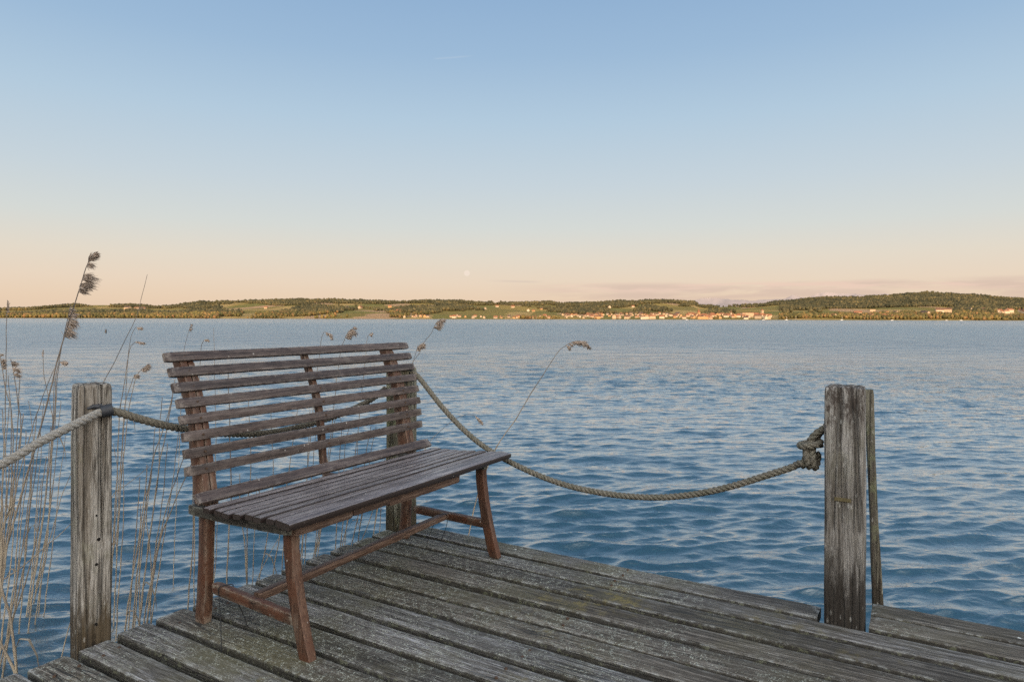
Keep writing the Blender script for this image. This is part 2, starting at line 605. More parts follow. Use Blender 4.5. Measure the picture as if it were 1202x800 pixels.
def mat_island(name, stops, rough=0.9, var=0.3, scale=0.05):
    """one colour per connected piece, picked from stops"""
    m, n, b = material(name)
    rnd = island(n)
    c = n.ramp(rnd, stops)
    f = n.noise(objco(n), scale, 4, 0.6)
    c = n.mix(1.0, c, n.ramp(f, [(0.25, (1 - var,) * 3 + (1,)), (0.75, (1 + var,) * 3 + (1,))]), 'MULTIPLY')
    big = n.noise(objco(n), 0.006, 4, 0.6)                 # stands of different age and kind
    c = n.mix(1.0, c, n.ramp(big, [(0.35, (0.62, 0.66, 0.7, 1)), (0.65, (1.35, 1.25, 1.1, 1))]), 'MULTIPLY')
    n.link(c, b.inputs['Base Color'])
    b.inputs['Roughness'].default_value = rough
    b.inputs['Specular IOR Level'].default_value = 0.1
    return m


def mat_water():
    m, n, b = material('lake_water')
    geo = n.new('ShaderNodeNewGeometry')
    pos = geo.outputs['Position']
    dist = n.vmath('LENGTH', pos)
    b.inputs['Base Color'].default_value = (0.010, 0.040, 0.054, 1)
    b.inputs['IOR'].default_value = 1.5
    b.inputs['Coat Weight'].default_value = 1.0
    b.inputs['Coat IOR'].default_value = 1.8
    b.inputs['Specular IOR Level'].default_value = 0.5
    # ripples in bands, finer near the jetty, coarser far out (the waves themselves are in the mesh)
    bands = [((9, 17, 1), 0.1, 0.011, None, (6.0, 24.0)), ((2.0, 4.6, 1), -0.2, 0.11, (4.0, 22.0), (45.0, 130.0)),
             ((0.28, 0.60, 1), 0.12, 1.5, (12.0, 70.0), (150.0, 420.0)), ((0.07, 0.14, 1), -0.1, 6.0, (70.0, 260.0), (600.0, 1500.0)), ((0.018, 0.030, 1), 0.06, 26.0, (300.0, 900.0), None)]
    hh = None
    for sc_, rt, amp, fin, fout in bands:
        hgt = n.noise(n.mapping(pos, sc_, rot=(0, 0, rt)), 1.0, 5, 0.58, 0.35)
        w = amp
        if fin:
            w = n.math('MULTIPLY', n.step(dist, *fin), w)
        if fout:
            w = n.math('MULTIPLY', n.math('SUBTRACT', 1.0, n.step(dist, *fout)), w)
        hgt = n.math('MULTIPLY', hgt, w)
        hh = hgt if hh is None else n.math('ADD', hh, hgt)
    bp = n.new('ShaderNodeBump')
    bp.inputs['Strength'].default_value = 1.0
    bp.inputs['Distance'].default_value = 1.0
    if 'Filter Width' in bp.inputs:
        bp.inputs['Filter Width'].default_value = 0.1
    n.link(hh, bp.inputs['Height'])
    n.link(bp.outputs[0], b.inputs['Normal'])
    n.link(bp.outputs[0], b.inputs['Coat Normal'])
    rr = n.math('MULTIPLY_ADD', n.step(dist, 4.0, 55.0), 0.26, 0.025)
    rr = n.math('MULTIPLY_ADD', n.step(dist, 90.0, 420.0), -0.10, rr)
    n.link(rr, b.inputs['Roughness'])
    n.link(rr, b.inputs['Coat Roughness'])
    return m


def mat_land():
    m, n, b = material('fields_and_meadows')
    geo = n.new('ShaderNodeNewGeometry')
    pos = geo.outputs['Position']
    wob = n.new('ShaderNodeTexNoise')
    n.link(pos, wob.inputs['Vector'])
    wob.inputs['Scale'].default_value = 0.004
    p2 = n.vmath('ADD', pos, n.vmath('MULTIPLY', wob.outputs['Color'], (160, 160, 0)))
    vc = n.new('ShaderNodeTexVoronoi')
    n.link(n.mapping(p2, (1, 0.45, 0)), vc.inputs['Vector'])
    vc.inputs['Scale'].default_value = 0.0060
    sc = n.new('ShaderNodeSeparateColor')
    n.link(vc.outputs['Color'], sc.inputs[0])
    c = n.ramp(sc.outputs[0], [(0.0, (0.165, 0.125, 0.036, 1)), (0.3, (0.22, 0.155, 0.045, 1)), (0.5, (0.14, 0.12, 0.034, 1)), (0.7, (0.28, 0.19, 0.07, 1)), (0.88, (0.30, 0.19, 0.10, 1)), (1.0, (0.125, 0.105, 0.03, 1))], 'CONSTANT')
    f = n.noise(pos, 0.03, 5, 0.6)
    c = n.mix(1.0, c, n.ramp(f, [(0.25, (0.75, 0.75, 0.75, 1)), (0.75, (1.2, 1.2, 1.2, 1))]), 'MULTIPLY')
    sp = n.new('ShaderNodeSeparateXYZ')
    n.link(pos, sp.inputs[0])
    beach = n.math('SUBTRACT', 1.0, n.step(sp.outputs['Z'], 0.6, 2.0))
    c = n.mix(n.math('MULTIPLY', beach, 0.8), c, (0.22, 0.17, 0.10, 1))
    n.link(c, b.inputs['Base Color'])
    b.inputs['Roughness'].default_value = 0.95
    b.inputs['Specular IOR Level'].default_value = 0.1
    bump(n, b, n.noise(pos, 0.35, 5, 0.7), 1.0, 4.0)      # standing grass and crops
    return m


M = {}
M['deck'] = mat_deck()
M['beam'] = mat_plain('damp_substructure_timber', (0.05, 0.045, 0.038), 0.8, 0.4, 12)
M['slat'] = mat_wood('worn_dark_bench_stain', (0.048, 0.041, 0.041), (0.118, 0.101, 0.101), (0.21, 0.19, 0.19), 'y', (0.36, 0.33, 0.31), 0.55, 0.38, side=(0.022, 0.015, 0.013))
M['back'] = mat_wood('brown_back_slat_stain', (0.020, 0.014, 0.013), (0.052, 0.038, 0.034), (0.098, 0.076, 0.069), 'y', (0.24, 0.205, 0.18), 0.3, 0.5)
M['leg'] = mat_wood('reddish_bench_frame_stain', (0.018, 0.010, 0.007), (0.062, 0.031, 0.020), (0.12, 0.068, 0.044), 'z', (0.26, 0.21, 0.165), 0.25, 0.5, red=(0.080, 0.033, 0.018))
M['rail'] = mat_wood('stained_stretcher_wood', (0.022, 0.013, 0.010), (0.068, 0.040, 0.028), (0.14, 0.094, 0.070), 'y', (0.32, 0.29, 0.26), 0.4, 0.55)
M['rail_x'] = mat_wood('stained_cross_rail_wood', (0.014, 0.008, 0.006), (0.054, 0.027, 0.017), (0.115, 0.066, 0.044), 'x', (0.28, 0.25, 0.2), 0.3, 0.55, red=(0.075, 0.029, 0.015))
M['rail_dark'] = mat_wood('damp_dark_rail_wood', (0.010, 0.009, 0.007), (0.030, 0.026, 0.022), (0.06, 0.055, 0.045), 'x', (0.2, 0.2, 0.17), 0.3, 0.6)
M['post'] = mat_post('grey_post_wood', (0.032, 0.027, 0.022), (0.140, 0.124, 0.106), (0.28, 0.26, 0.235), (0.085, 0.060, 0.036), 0.5, (0.06, 0.042, 0.022), 0.2, 0.0, 0.2)
M['post_right'] = mat_post('grey_post_wood_with_rot', (0.030, 0.026, 0.023), (0.125, 0.112, 0.100), (0.25, 0.235, 0.22), (0.08, 0.066, 0.05), 0.4, (0.013, 0.009, 0.006), 0.36, 0.77, 0.1)
M['post_mid'] = mat_post('mossy_post_wood', (0.045, 0.04, 0.03), (0.14, 0.13, 0.095), (0.22, 0.21, 0.16), (0.10, 0.08, 0.04), 0.5, (0.05, 0.04, 0.022), 0.2, 0.0, 0.8)
M['stake'] = mat_post('stake_wood', (0.035, 0.03, 0.025), (0.085, 0.075, 0.06), (0.13, 0.12, 0.09), (0.07, 0.05, 0.03), 0.4, (0.04, 0.03, 0.02), 0.1, 0.0, 0.6)
M['rope_pale'] = mat_rope('pale_grey_rope', (0.12, 0.112, 0.10), (0.30, 0.285, 0.262), (0.17, 0.155, 0.13))
M['rope'] = mat_rope('mossy_rope', (0.052, 0.046, 0.035), (0.195, 0.175, 0.138), (0.075, 0.073, 0.050))
M['rubber'] = mat_plain('black_rubber', (0.025, 0.027, 0.032), 0.55, 0.2, 60)
M['cord'] = mat_plain('black_cord', (0.012, 0.012, 0.013), 0.7, 0.2, 60)
M['brass'] = mat_plain('tarnished_brass', (0.095, 0.075, 0.035), 0.7, 0.35, 120)
M['hole'] = mat_plain('bolt_hole', (0.006, 0.005, 0.004), 0.95, 0.1, 60)
M['bolt'] = mat_plain('rusty_bolt', (0.06, 0.035, 0.022), 0.7, 0.3, 200)
M['water'] = mat_water()
M['land'] = mat_land()


def mat_reed():
    m, n, b = material('dry_reed_stem')
    geo = n.new('ShaderNodeNewGeometry')
    sp = n.new('ShaderNodeSeparateXYZ')
    n.link(geo.outputs['Position'], sp.inputs[0])
    f = n.noise(n.mapping(geo.outputs['Position'], (7, 7, 5)), 1.0, 4, 0.6)
    c = n.ramp(n.math('MULTIPLY_ADD', f, 0.9, n.math('MULTIPLY', sp.outputs['Z'], 0.30)),
               [(0.25, (0.44, 0.365, 0.26, 1)), (0.55, (0.31, 0.25, 0.18, 1)), (0.85, (0.15, 0.12, 0.098, 1)), (1.0, (0.085, 0.07, 0.06, 1))])
    n.link(c, b.inputs['Base Color'])
    b.inputs['Roughness'].default_value = 0.6
    return m


M['reed'] = mat_reed()
M['plume'] = mat_plain('reed_seed_head', (0.37, 0.295, 0.24), 0.9, 0.4, 90, 0.1)
M['leaf'] = mat_plain('green_reed_leaf', (0.08, 0.13, 0.04), 0.7, 0.3, 40, 0.2)

# ------------------------------------------------------------------ water
def build_water():
    rng = np.random.default_rng(11)
    ys = []
    y = 1100.0
    while y > 0.56:
        ys.append(y)
        if y > 150:
            st = 0.95
        elif y > 8:
            st = 0.45
        else:
            st = 0.06 * y
        y -= st
    r = FOC * EYE / np.array(ys)
    az_ = np.radians(np.linspace(-52, 52, 1040))
    Rg, Ag = np.meshgrid(r, az_, indexing='ij')
    x0 = Rg * np.sin(Ag)
    y0 = Rg * np.cos(Ag)
    dr = np.gradient(r)[:, None]
    da = Rg * (az_[1] - az_[0])
    z = np.zeros_like(x0)
    dx = np.zeros_like(x0)
    dy = np.zeros_like(x0)
    NW = 130
    lam = np.exp(rng.uniform(math.log(0.085), math.log(2.4), NW))
    wind = math.radians(-92)          # waves run towards the camera, a little from the left
    th = wind + rng.normal(0, 0.23, NW) + np.where(rng.random(NW) < 0.3, rng.normal(0.5, 0.12, NW), 0)
    slope = 0.30 * np.sqrt(2.0 / NW) * np.clip(lam / 0.11, 0.7, 1.0) * np.clip(0.30 / lam, 0.22, 1.0)
    ph = rng.uniform(0, 2 * math.pi, NW)
    # gusts: patches of calmer and rougher water
    gust = 1.0 + 0.4 * np.sin(x0 * 0.21 + 1.3 * np.sin(y0 * 0.13)) * np.sin(y0 * 0.33 + 0.7 + 1.1 * np.sin(x0 * 0.17))
    for i in range(NW):
        k = 2 * math.pi / lam[i]
        kx, ky = k * math.cos(th[i]), k * math.sin(th[i])
        kr = np.abs(kx * np.sin(Ag) + ky * np.cos(Ag)) + 1e-6
        ka = np.abs(kx * np.cos(Ag) - ky * np.sin(Ag)) + 1e-6
        q = np.minimum(2 * math.pi / (kr * dr), 2 * math.pi / (ka * da))   # samples per wave
        fade = np.clip((q - 1.6) / 1.6, 0, 1)
        a = slope[i] / k * fade
        p = kx * x0 + ky * y0 + ph[i]
        s_, c_ = np.sin(p), np.cos(p)
        z += a * c_
        dx -= a * s_ * (kx / k) * 0.8
        dy -= a * s_ * (ky / k) * 0.8
    z *= gust
    X, Y, Z = x0 + dx * gust, y0 + dy * gust, z
    Z[-1, :] = -0.4
    nr, na = X.shape
    V = np.stack([X, Y, Z], -1).reshape(-1, 3)
    idx = np.arange(nr * na).reshape(nr, na)
    Fq = np.stack([idx[:-1, :-1], idx[:-1, 1:], idx[1:, 1:], idx[1:, :-1]], -1).reshape(-1, 4)[:, ::-1]
    # calm remainder: behind and beside the view, and under the jetty
    az2 = np.radians(np.linspace(52, 308, 90))
    rr2 = r[::12].tolist() + [r[-1]]
    R2, A2 = np.meshgrid(np.array(rr2), az2, indexing='ij')
    V2 = np.stack([R2 * np.sin(A2), R2 * np.cos(A2), np.zeros_like(R2)], -1).reshape(-1, 3)
    i2 = np.arange(R2.size).reshape(R2.shape) + len(V)
    F2 = np.stack([i2[:-1, :-1], i2[:-1, 1:], i2[1:, 1:], i2[1:, :-1]], -1).reshape(-1, 4)[:, ::-1]
    # centre disc
    c0 = len(V) + len(V2)
    ring = np.array([[r[0] * 1.02 * math.sin(a), r[0] * 1.02 * math.cos(a), -0.02] for a in np.linspace(0, 2 * math.pi, 48, endpoint=False)])
    V = np.concatenate([V, V2, ring])
    Fq = np.concatenate([Fq, F2])
    me = bpy.data.meshes.new('water')
    nf = len(Fq)
    me.vertices.add(len(V))
    me.vertices.foreach_set('co', V.astype(np.float32).ravel())
    me.loops.add(nf * 4 + 48)
    me.loops.foreach_set('vertex_index', np.concatenate([Fq.ravel(), np.arange(c0 + 47, c0 - 1, -1)]).astype(np.int32))
    me.polygons.add(nf + 1)
    me.polygons.foreach_set('loop_start', np.concatenate([np.arange(0, nf * 4 + 1, 4)]).astype(np.int32))
    me.polygons.foreach_set('loop_total', np.array([4] * nf + [48], dtype=np.int32))
    me.polygons.foreach_set('use_smooth', np.ones(nf + 1, dtype=bool))
    me.materials.append(M['water'])
    me.update()
    me.validate()
    o = bpy.data.objects.new('water', me)
    COL.objects.link(o)
    tag(o, 'rippled blue lake water reflecting the evening sky', None, None, 'structure')


build_water()

# ------------------------------------------------------------------ far shore
SH = 2200.0
RIDGE = [(-900, 14), (-500, 15), (-250, 12), (0, 12.5), (37, 13.5), (63, 16.5), (90, 18), (123, 18), (160, 17), (187, 14.5), (200, 16), (233, 21), (277, 22.5), (313, 23.5), (353, 24.2),
         (400, 23.5), (450, 22.5), (500, 24.3), (540, 23.5), (560, 21.5), (600, 21.5), (645, 22.5), (660, 20.5), (700, 21), (712, 23), (780, 25), (815, 23), (822, 19), (843, 18), (890, 20), (904, 22),
         (934, 25), (967, 28), (1014, 29), (1054, 32.5), (1094, 34.5), (1118, 33.5), (1154, 31.5), (1174, 28.5), (1202, 28), (1300, 26), (1450, 20), (1700, 16), (2200, 14)]
rx = np.array([a for a, _ in RIDGE], float)
ry = np.array([b for _, b in RIDGE], float)


def ridge_px(x):
    return np.interp(x, rx, ry) - 3.2            # the trees on top add the rest


def shore_at(x):
    return SH + 60 * math.sin(x * 0.011) + 30 * math.sin(x * 0.037 + 1)


def land_z(x, d):
    """height of the land at azimuth (given as photo column x) and distance d"""
    s = shore_at(x)
    f = (d - s) / (4300.0 - s)
    if f <= 0:
        return -1.5 + f * 30
    R = float(ridge_px(x))
    if f <= 1:
        e = R * (0.06 * min(f * 14, 1) + 0.94 * f ** 0.85)
    else:
        e = R * max(0.0, 1.0 - (f - 1) * 0.9)
    n_ = mn.noise(Vector((x * 0.012, d * 0.0021, 3.3))) * 2.6 * min(1, f * 2.2) * max(0.0, min(1.0, (1.15 - f) * 3))
    return EYE * min(1, f * 30) + (e + n_) * d / FOC


def polar(x, d):
    a = math.atan2(x - 601, FOC)
    return d * math.sin(a), d * math.cos(a)


def dpolar(x, d):
    """d = depth along +Y so that photo pixels per metre stay d / FOC"""
    return (x - 601) / FOC * d, d


def build_land():
    xs = np.concatenate([np.arange(-900, -60, 60), np.arange(-60, 1270, 5.0), np.arange(1270, 2200, 60)])
    ds = np.concatenate([np.linspace(2080, 2400, 30), np.linspace(2420, 4300, 76), np.linspace(4400, 6200, 10)])
    V = []
    for d in ds:
        for x in xs:
            X, Y = dpolar(x, d)
            V.append((X, Y, land_z(x, d)))
    n1, n2 = len(ds), len(xs)
    Fc = [(i * n2 + j, i * n2 + j + 1, (i + 1) * n2 + j + 1, (i + 1) * n2 + j) for i in range(n1 - 1) for j in range(n2 - 1)]
    mb = MB()
    mb.add(V, Fc)
    tag(mb.build('hills', M['land'], smooth=180), 'low green hills with fields and meadows along the far shore', None, None, 'structure')


build_land()

# woods: many small crowns, each an uneven lump
def crown_templates():
    out = []
    ph = (1 + 5 ** 0.5) / 2
    iv = np.array([(-1, ph, 0), (1, ph, 0), (-1, -ph, 0), (1, -ph, 0), (0, -1, ph), (0, 1, ph), (0, -1, -ph), (0, 1, -ph), (ph, 0, -1), (ph, 0, 1), (-ph, 0, -1), (-ph, 0, 1)], float)
    iv /= np.linalg.norm(iv[0])
    fi = np.array([(0, 11, 5), (0, 5, 1), (0, 1, 7), (0, 7, 10), (0, 10, 11), (1, 5, 9), (5, 11, 4), (11, 10, 2), (10, 7, 6), (7, 1, 8), (3, 9, 4), (3, 4, 2), (3, 2, 6), (3, 6, 8), (3, 8, 9), (4, 9, 5), (2, 4, 11), (6, 2, 10), (8, 6, 7), (9, 8, 1)])
    rng = np.random.default_rng(5)
    for k in range(8):
        v = iv * (1 + rng.uniform(-0.28, 0.3, (12, 1)))
        out.append(v)
    return out, fi


CT_V, CT_F = crown_templates()


def forest(x, e, R):
    """0..1 chance that a place on the far land is wooded (x photo column, e elevation in photo pixels)"""
    f = e / max(R, 1)
    n_ = mn.noise(Vector((x * 0.018, e * 0.16, 1.7))) + 0.5 * mn.noise(Vector((x * 0.05, e * 0.4, 7.7)))
    w = n_ - 0.12
    if f > 0.86:
        w += 0.55
    if x < 230 and f < 0.42:
        w += 1.2
    if 60 < x < 190 and 0.55 < f < 0.85:
        w -= 0.5
    if 200 < x < 420:
        w += 0.2
    if x > 915:
        if f > 0.5:
            w += 1.0
        elif f > 0.26 and 965 < x < 1110:
            w -= 0.9
        elif f < 0.2:
            w += 0.8
    if 420 < x < 900 and 0.1 < f < 0.8:
        w -= 0.04
    if 700 < x < 905 and f < 0.42:
        w -= 0.12
    return w


def woods(name, label, xlo, xhi, dlo, dhi, mat, seed, dens=1.0, size=1.0):
    rng = np.random.default_rng(seed)
    VV, FF = [], []
    nb = 0
    d = dlo
    while d < dhi:
        step_m = 11.0 / dens
        stepx = step_m * FOC / d
        x = xlo + rng.uniform(0, stepx)
        while x < xhi:
            R = float(ridge_px(x))
            dd = d + rng.uniform(-6, 6)
            z = land_z(x, dd)
            e = (z - EYE) * FOC / dd
            if z > 1.0 and forest(x, e, R) > rng.uniform(0.0, 0.25):
                X, Y = dpolar(x, dd)
                h = rng.uniform(8, 20) * size * (0.8 + 0.35 * mn.noise(Vector((x * 0.05, dd * 0.006, 2.0))))
                if 640 < x < 905 and dd < 2560:
                    h *= 0.55
                w = h * rng.uniform(0.32, 0.55)
                v = CT_V[rng.integers(8)]
                a = rng.uniform(0, 6.28)
                c, s = math.cos(a), math.sin(a)
                vx = (v[:, 0] * c - v[:, 1] * s) * w
                vy = (v[:, 0] * s + v[:, 1] * c) * w
                VV.append(np.stack([X + vx, Y + vy, z + h * 0.5 + v[:, 2] * h * 0.55], -1))
                FF.append(CT_F + nb)
                nb += 12
            x += stepx * rng.uniform(0.7, 1.3)
        d += step_m * (1.0 if d < 2500 else 1.7)
    V = np.concatenate(VV)
    Fa = np.concatenate(FF)
    me = bpy.data.meshes.new(name)
    me.vertices.add(len(V))
    me.vertices.foreach_set('co', V.astype(np.float32).ravel())
    me.loops.add(Fa.size)
    me.loops.foreach_set('vertex_index', Fa.astype(np.int32).ravel())
    me.polygons.add(len(Fa))
    me.polygons.foreach_set('loop_start', np.arange(0, Fa.size, 3).astype(np.int32))
    me.polygons.foreach_set('loop_total', np.full(len(Fa), 3, np.int32))
    me.materials.append(mat)
    me.update()
    o = bpy.data.objects.new(name, me)
    COL.objects.link(o)
    tag(o, label, None, None, 'stuff')


M['wood_a'] = mat_island('far_tree_foliage_mixed', [(0, (0.060, 0.055, 0.022, 1)), (0.4, (0.095, 0.080, 0.03, 1)), (0.7, (0.13, 0.092, 0.034, 1)), (0.9, (0.155, 0.09, 0.04, 1)), (1, (0.07, 0.065, 0.025, 1))])
M['wood_b'] = mat_island('far_tree_foliage_dark', [(0, (0.042, 0.040, 0.022, 1)), (0.5, (0.062, 0.056, 0.028, 1)), (0.85, (0.092, 0.074, 0.036, 1)), (1, (0.050, 0.048, 0.025, 1))])
woods('shore_woods', 'mixed olive and gold trees lining the far waterline', -60, 1260, 2190, 2560, M['wood_a'], 21, 1.0, 0.85)
woods('hill_woods', 'dark wooded patches over the hills across the lake', -60, 1260, 2560, 4330, M['wood_b'], 22, 0.85, 1.05)

# ------------------------------------------------------------------ far village
WALLS = [mat_plain('house_wall_cream', (0.33, 0.235, 0.15), 0.9, 0.1, 0.3, 0.1), mat_plain('house_wall_white', (0.41, 0.31, 0.215), 0.9, 0.1, 0.3, 0.1),
         mat_plain('house_wall_ochre', (0.34, 0.20, 0.095), 0.9, 0.1, 0.3, 0.1), mat_plain('house_wall_grey', (0.26, 0.195, 0.135), 0.9, 0.1, 0.3, 0.1)]
ROOFS = [mat_plain('roof_tile_red', (0.20, 0.085, 0.045), 0.9, 0.2, 0.5, 0.1), mat_plain('roof_tile_brown', (0.12, 0.065, 0.04), 0.9, 0.2, 0.5, 0.1), mat_plain('roof_tile_dark', (0.07, 0.05, 0.04), 0.9, 0.2, 0.5, 0.1)]
M['pane'] = mat_plain('house_window_dark', (0.03, 0.035, 0.04), 0.3, 0.1, 1, 0.5)


def house_meshes(w, l, h, rh, wall, roof):
    wm, rm = MB(), MB()
    wm.box(-l / 2, l / 2, -w / 2, w / 2, -3, h)
    # gables
    wm.add([(-l / 2, -w / 2, h), (-l / 2, w / 2, h), (-l / 2, 0, h + rh), (l / 2, -w / 2, h), (l / 2, w / 2, h), (l / 2, 0, h + rh)], [(0, 2, 1), (3, 4, 5)])
    o, t = 0.6, 0.35
    for sgn in (-1, 1):
        y1, z1 = sgn * (w / 2 + o), h - o * rh / (w / 2)
        a = [(-l / 2 - o, 0, h + rh + 0.05), (l / 2 + o, 0, h + rh + 0.05), (l / 2 + o, y1, z1 + 0.05), (-l / 2 - o, y1, z1 + 0.05)]
        b_ = [(p[0], p[1], p[2] + t) for p in a]
        rm.add(a + b_, [(0, 1, 2, 3), (7, 6, 5, 4), (0, 4, 5, 1), (1, 5, 6, 2), (2, 6, 7, 3), (3, 7, 4, 0)])
    return wm, rm


HSIZES = [(9, 12, 5.6, 3.6), (10, 15, 6.0, 4.0), (8, 10, 5.2, 3.8), (11, 19, 8.5, 3.6), (9, 13, 6.5, 4.4)]
PROTO = {}


def house(x, d, rot, si, wi, ri, label, group, sc=1.0, zoff=0.0):
    X, Y = dpolar(x, d)
    z = land_z(x, d) + zoff
    key = (si, wi, ri)
    root = thing('house', label, 'house', (X, Y, z), rot, group)
    root.scale = (sc, sc, sc)
    if key not in PROTO:
        wm, rm = house_meshes(*HSIZES[si], None, None)
        PROTO[key] = (wm.build('wall', WALLS[wi], root, smooth=0), rm.build('roof', ROOFS[ri], root, smooth=0))
    else:
        for src in PROTO[key]:
            c = src.copy()
            COL.objects.link(c)
            c.parent = root
    return root


rh = random.Random(42)
def house_row(n, x0, x1, d0, d1, label, group, sizes=(0, 1, 2, 4), walls=(0, 0, 1, 1, 2, 3), roofs=(0, 0, 1, 1, 2), sc=(0.6, 0.95)):
    k = 0
    while k < n:
        x = rh.uniform(x0, x1)
        d = shore_at(x) + rh.uniform(d0, d1)
        house(x, d, rh.choice((0, 0, math.pi / 2)) + rh.uniform(-0.4, 0.4), rh.choice(sizes), rh.choice(walls), rh.choice(roofs), label, group, rh.uniform(*sc))
        k += 1


house_row(40, 470, 645, 35, 110, 'small pale house at the waterside, in the strip left of the dense village', 'houses along the waterside strip')
house_row(116, 660, 800, 40, 420, 'pale gabled house among trees on the village slope left of the old town', 'houses on the village slope')
house_row(22, 690, 905, 30, 60, 'cream gabled house right behind the shore trees of the old town', 'houses along the old town shore', (1, 3, 3), sc=(0.8, 1.15))
house_row(58, 805, 905, 90, 300, 'red roofed house packed into the old town below the church', 'houses of the old town', (0, 1, 3, 4), (0, 0, 1, 2), (0, 0, 0, 1), (0.85, 1.2))
house_row(9, 915, 1090, 60, 260, 'lone pale house between the trees right of the church', 'houses right of the church', (0, 1, 3), sc=(1.0, 1.5))
house_row(22, 1095, 1215, 330, 560, 'long pale house on the slope under the wooded hill', 'houses under the wooded hill', (1, 3, 3), (0, 1, 1), sc=(1.0, 1.5))
house_row(5, 150, 172, 1000, 1250, 'pale farm house in a clearing on the left hill', 'farm houses on the left hill', (1, 3), (0, 1), sc=(1.2, 1.6))
house_row(10, 300, 480, 500, 1500, 'small farm house standing on the green middle slope', 'farm houses on the middle slope', (0, 1), sc=(1.0, 1.4))
house_row(8, 560, 760, 800, 1500, 'farm house high on the fields above the village', 'farm houses above the village', (0, 1), sc=(1.0, 1.4))

# a few buildings one can pick out
def flat_block(name, label, x, d, w, l, h, wall, top):
    X, Y = dpolar(x, d)
    r = thing(name, label, 'building', (X, Y, land_z(x, d)), 0.1)
    a, b_ = MB(), MB()
    a.box(-l / 2, l / 2, -w / 2, w / 2, -4, h)
    b_.box(-l / 2 - 0.4, l / 2 + 0.4, -w / 2 - 0.4, w / 2 + 0.4, h, h + 1.0)
    a.build('wall', wall, r, smooth=0)
    b_.build('roof', top, r, smooth=0)


flat_block('apartment_block', 'tall pale flat roofed block at the shore below the green field', 1023, 2420, 14, 20, 19, WALLS[0], ROOFS[1])
flat_block('apartment_block', 'long low white flat roofed building right of the tall pale block', 1038, 2440, 12, 26, 7, WALLS[1], ROOFS[2])
flat_block('long_building', 'long cream building in the middle of the old town', 877, 2390, 14, 42, 14, WALLS[0], ROOFS[0])
flat_block('long_building', 'low yellow waterfront building under the old town', 826, 2262, 12, 44, 8, WALLS[2], ROOFS[0])
flat_block('long_building', 'white waterfront hall left of the yellow building', 757, 2262, 12, 30, 7, WALLS[1], ROOFS[2])


def tower(name, label, x, d, w, h, sh, roofm, wallm, cat):
    X, Y = dpolar(x, d)
    r = thing(name, label, cat, (X, Y, land_z(x, d)), 0.3)
    a, b_ = MB(), MB()
    a.box(-w / 2, w / 2, -w / 2, w / 2, -3, h)
    q = w / 2 + 0.5
    b_.add([(-q, -q, h), (q, -q, h), (q, q, h), (-q, q, h), (0, 0, h + sh)], [(3, 2, 1, 0), (0, 1, 4), (1, 2, 4), (2, 3, 4), (3, 0, 4)])
    a.build('wall', wallm, r, smooth=0)
    b_.build('roof', roofm, r, smooth=0)
    return r


tower('church_tower', 'pale church tower with low red roof at the right of the old town', 894.5, 2440, 7, 21, 5, ROOFS[0], WALLS[0], 'church tower')
tower('castle_tower', 'reddish steep roofed tower at the left end of the old town', 820, 2420, 8, 16, 12, ROOFS[0], WALLS[2], 'tower')
tower('chapel_tower', 'thin spire rising from the middle of the old town', 858, 2400, 4, 15, 11, ROOFS[1], WALLS[1], 'tower')

# moored sailing boats
M['hull'] = mat_plain('boat_hull_white', (0.50, 0.47, 0.44), 0.4, 0.05, 2)
M['mast'] = mat_plain('boat_mast', (0.55, 0.54, 0.52), 0.5, 0.05, 2)


def boat(x, d, rot, label, mast=True, first=[]):
    X, Y = dpolar(x, d)
    r = thing('sailing_boat' if mast else 'motor_boat', label, 'boat', (X, Y, 0), rot, 'boats moored along the far shore')
    hb = MB()
    secs = []
    for t, w, z in ((-4, 1.0, 1.1), (-2, 1.35, 1.0), (0.5, 1.4, 1.0), (3, 0.8, 1.15), (4.4, 0.06, 1.35)):
        secs.append([(t, -w, z), (t, -w * 0.7, -0.2), (t, w * 0.7, -0.2), (t, w, z)])
    hb.rings(secs)
    hb.build('hull', M['hull'], r, smooth=0)
    cb = MB()
    cb.add([(-2, -0.8, 0.98), (1.6, -0.7, 0.98), (1.6, 0.7, 0.98), (-2, 0.8, 0.98), (-1.8, -0.6, 1.7), (1.0, -0.5, 1.7), (1.0, 0.5, 1.7), (-1.8, 0.6, 1.7)],
           [(4, 5, 6, 7), (0, 1, 5, 4), (1, 2, 6, 5), (2, 3, 7, 6), (3, 0, 4, 7)])
    cb.build('cabin', M['hull'], r, smooth=0)
    if mast:
        mm = MB()
        mm.tube([(0.6, 0, 1), (0.6, 0, 11.5)], 0.16, 6)
        mm.tube([(0.6, 0, 2.2), (-3, 0, 2.2)], 0.14, 6)
        mm.build('mast', M['mast'], r)


for x, d, rt, lab, ms in [(896, 2150, 0.2, 'white sailing boat moored below the church tower', True), (923, 2140, -0.3, 'white sailing boat at the left of the pair right of the church', True),
                          (934, 2150, 0.4, 'white sailing boat at the right of the pair right of the church', True), (988, 2130, 0.1, 'lone white sailing boat below the green field', True),
                          (1047, 2120, 0.0, 'white motor boat off the shore below the wooded hill', False), (1111, 2110, 0.15, 'white motor boat left of the pair near the right edge', False),
                          (1128, 2100, -0.2, 'wider white motor boat, right of the pair near the right edge', False), (806, 2140, 0.05, 'white excursion boat in front of the old town waterfront', False)]:
    boat(x, d, rt, lab, ms)

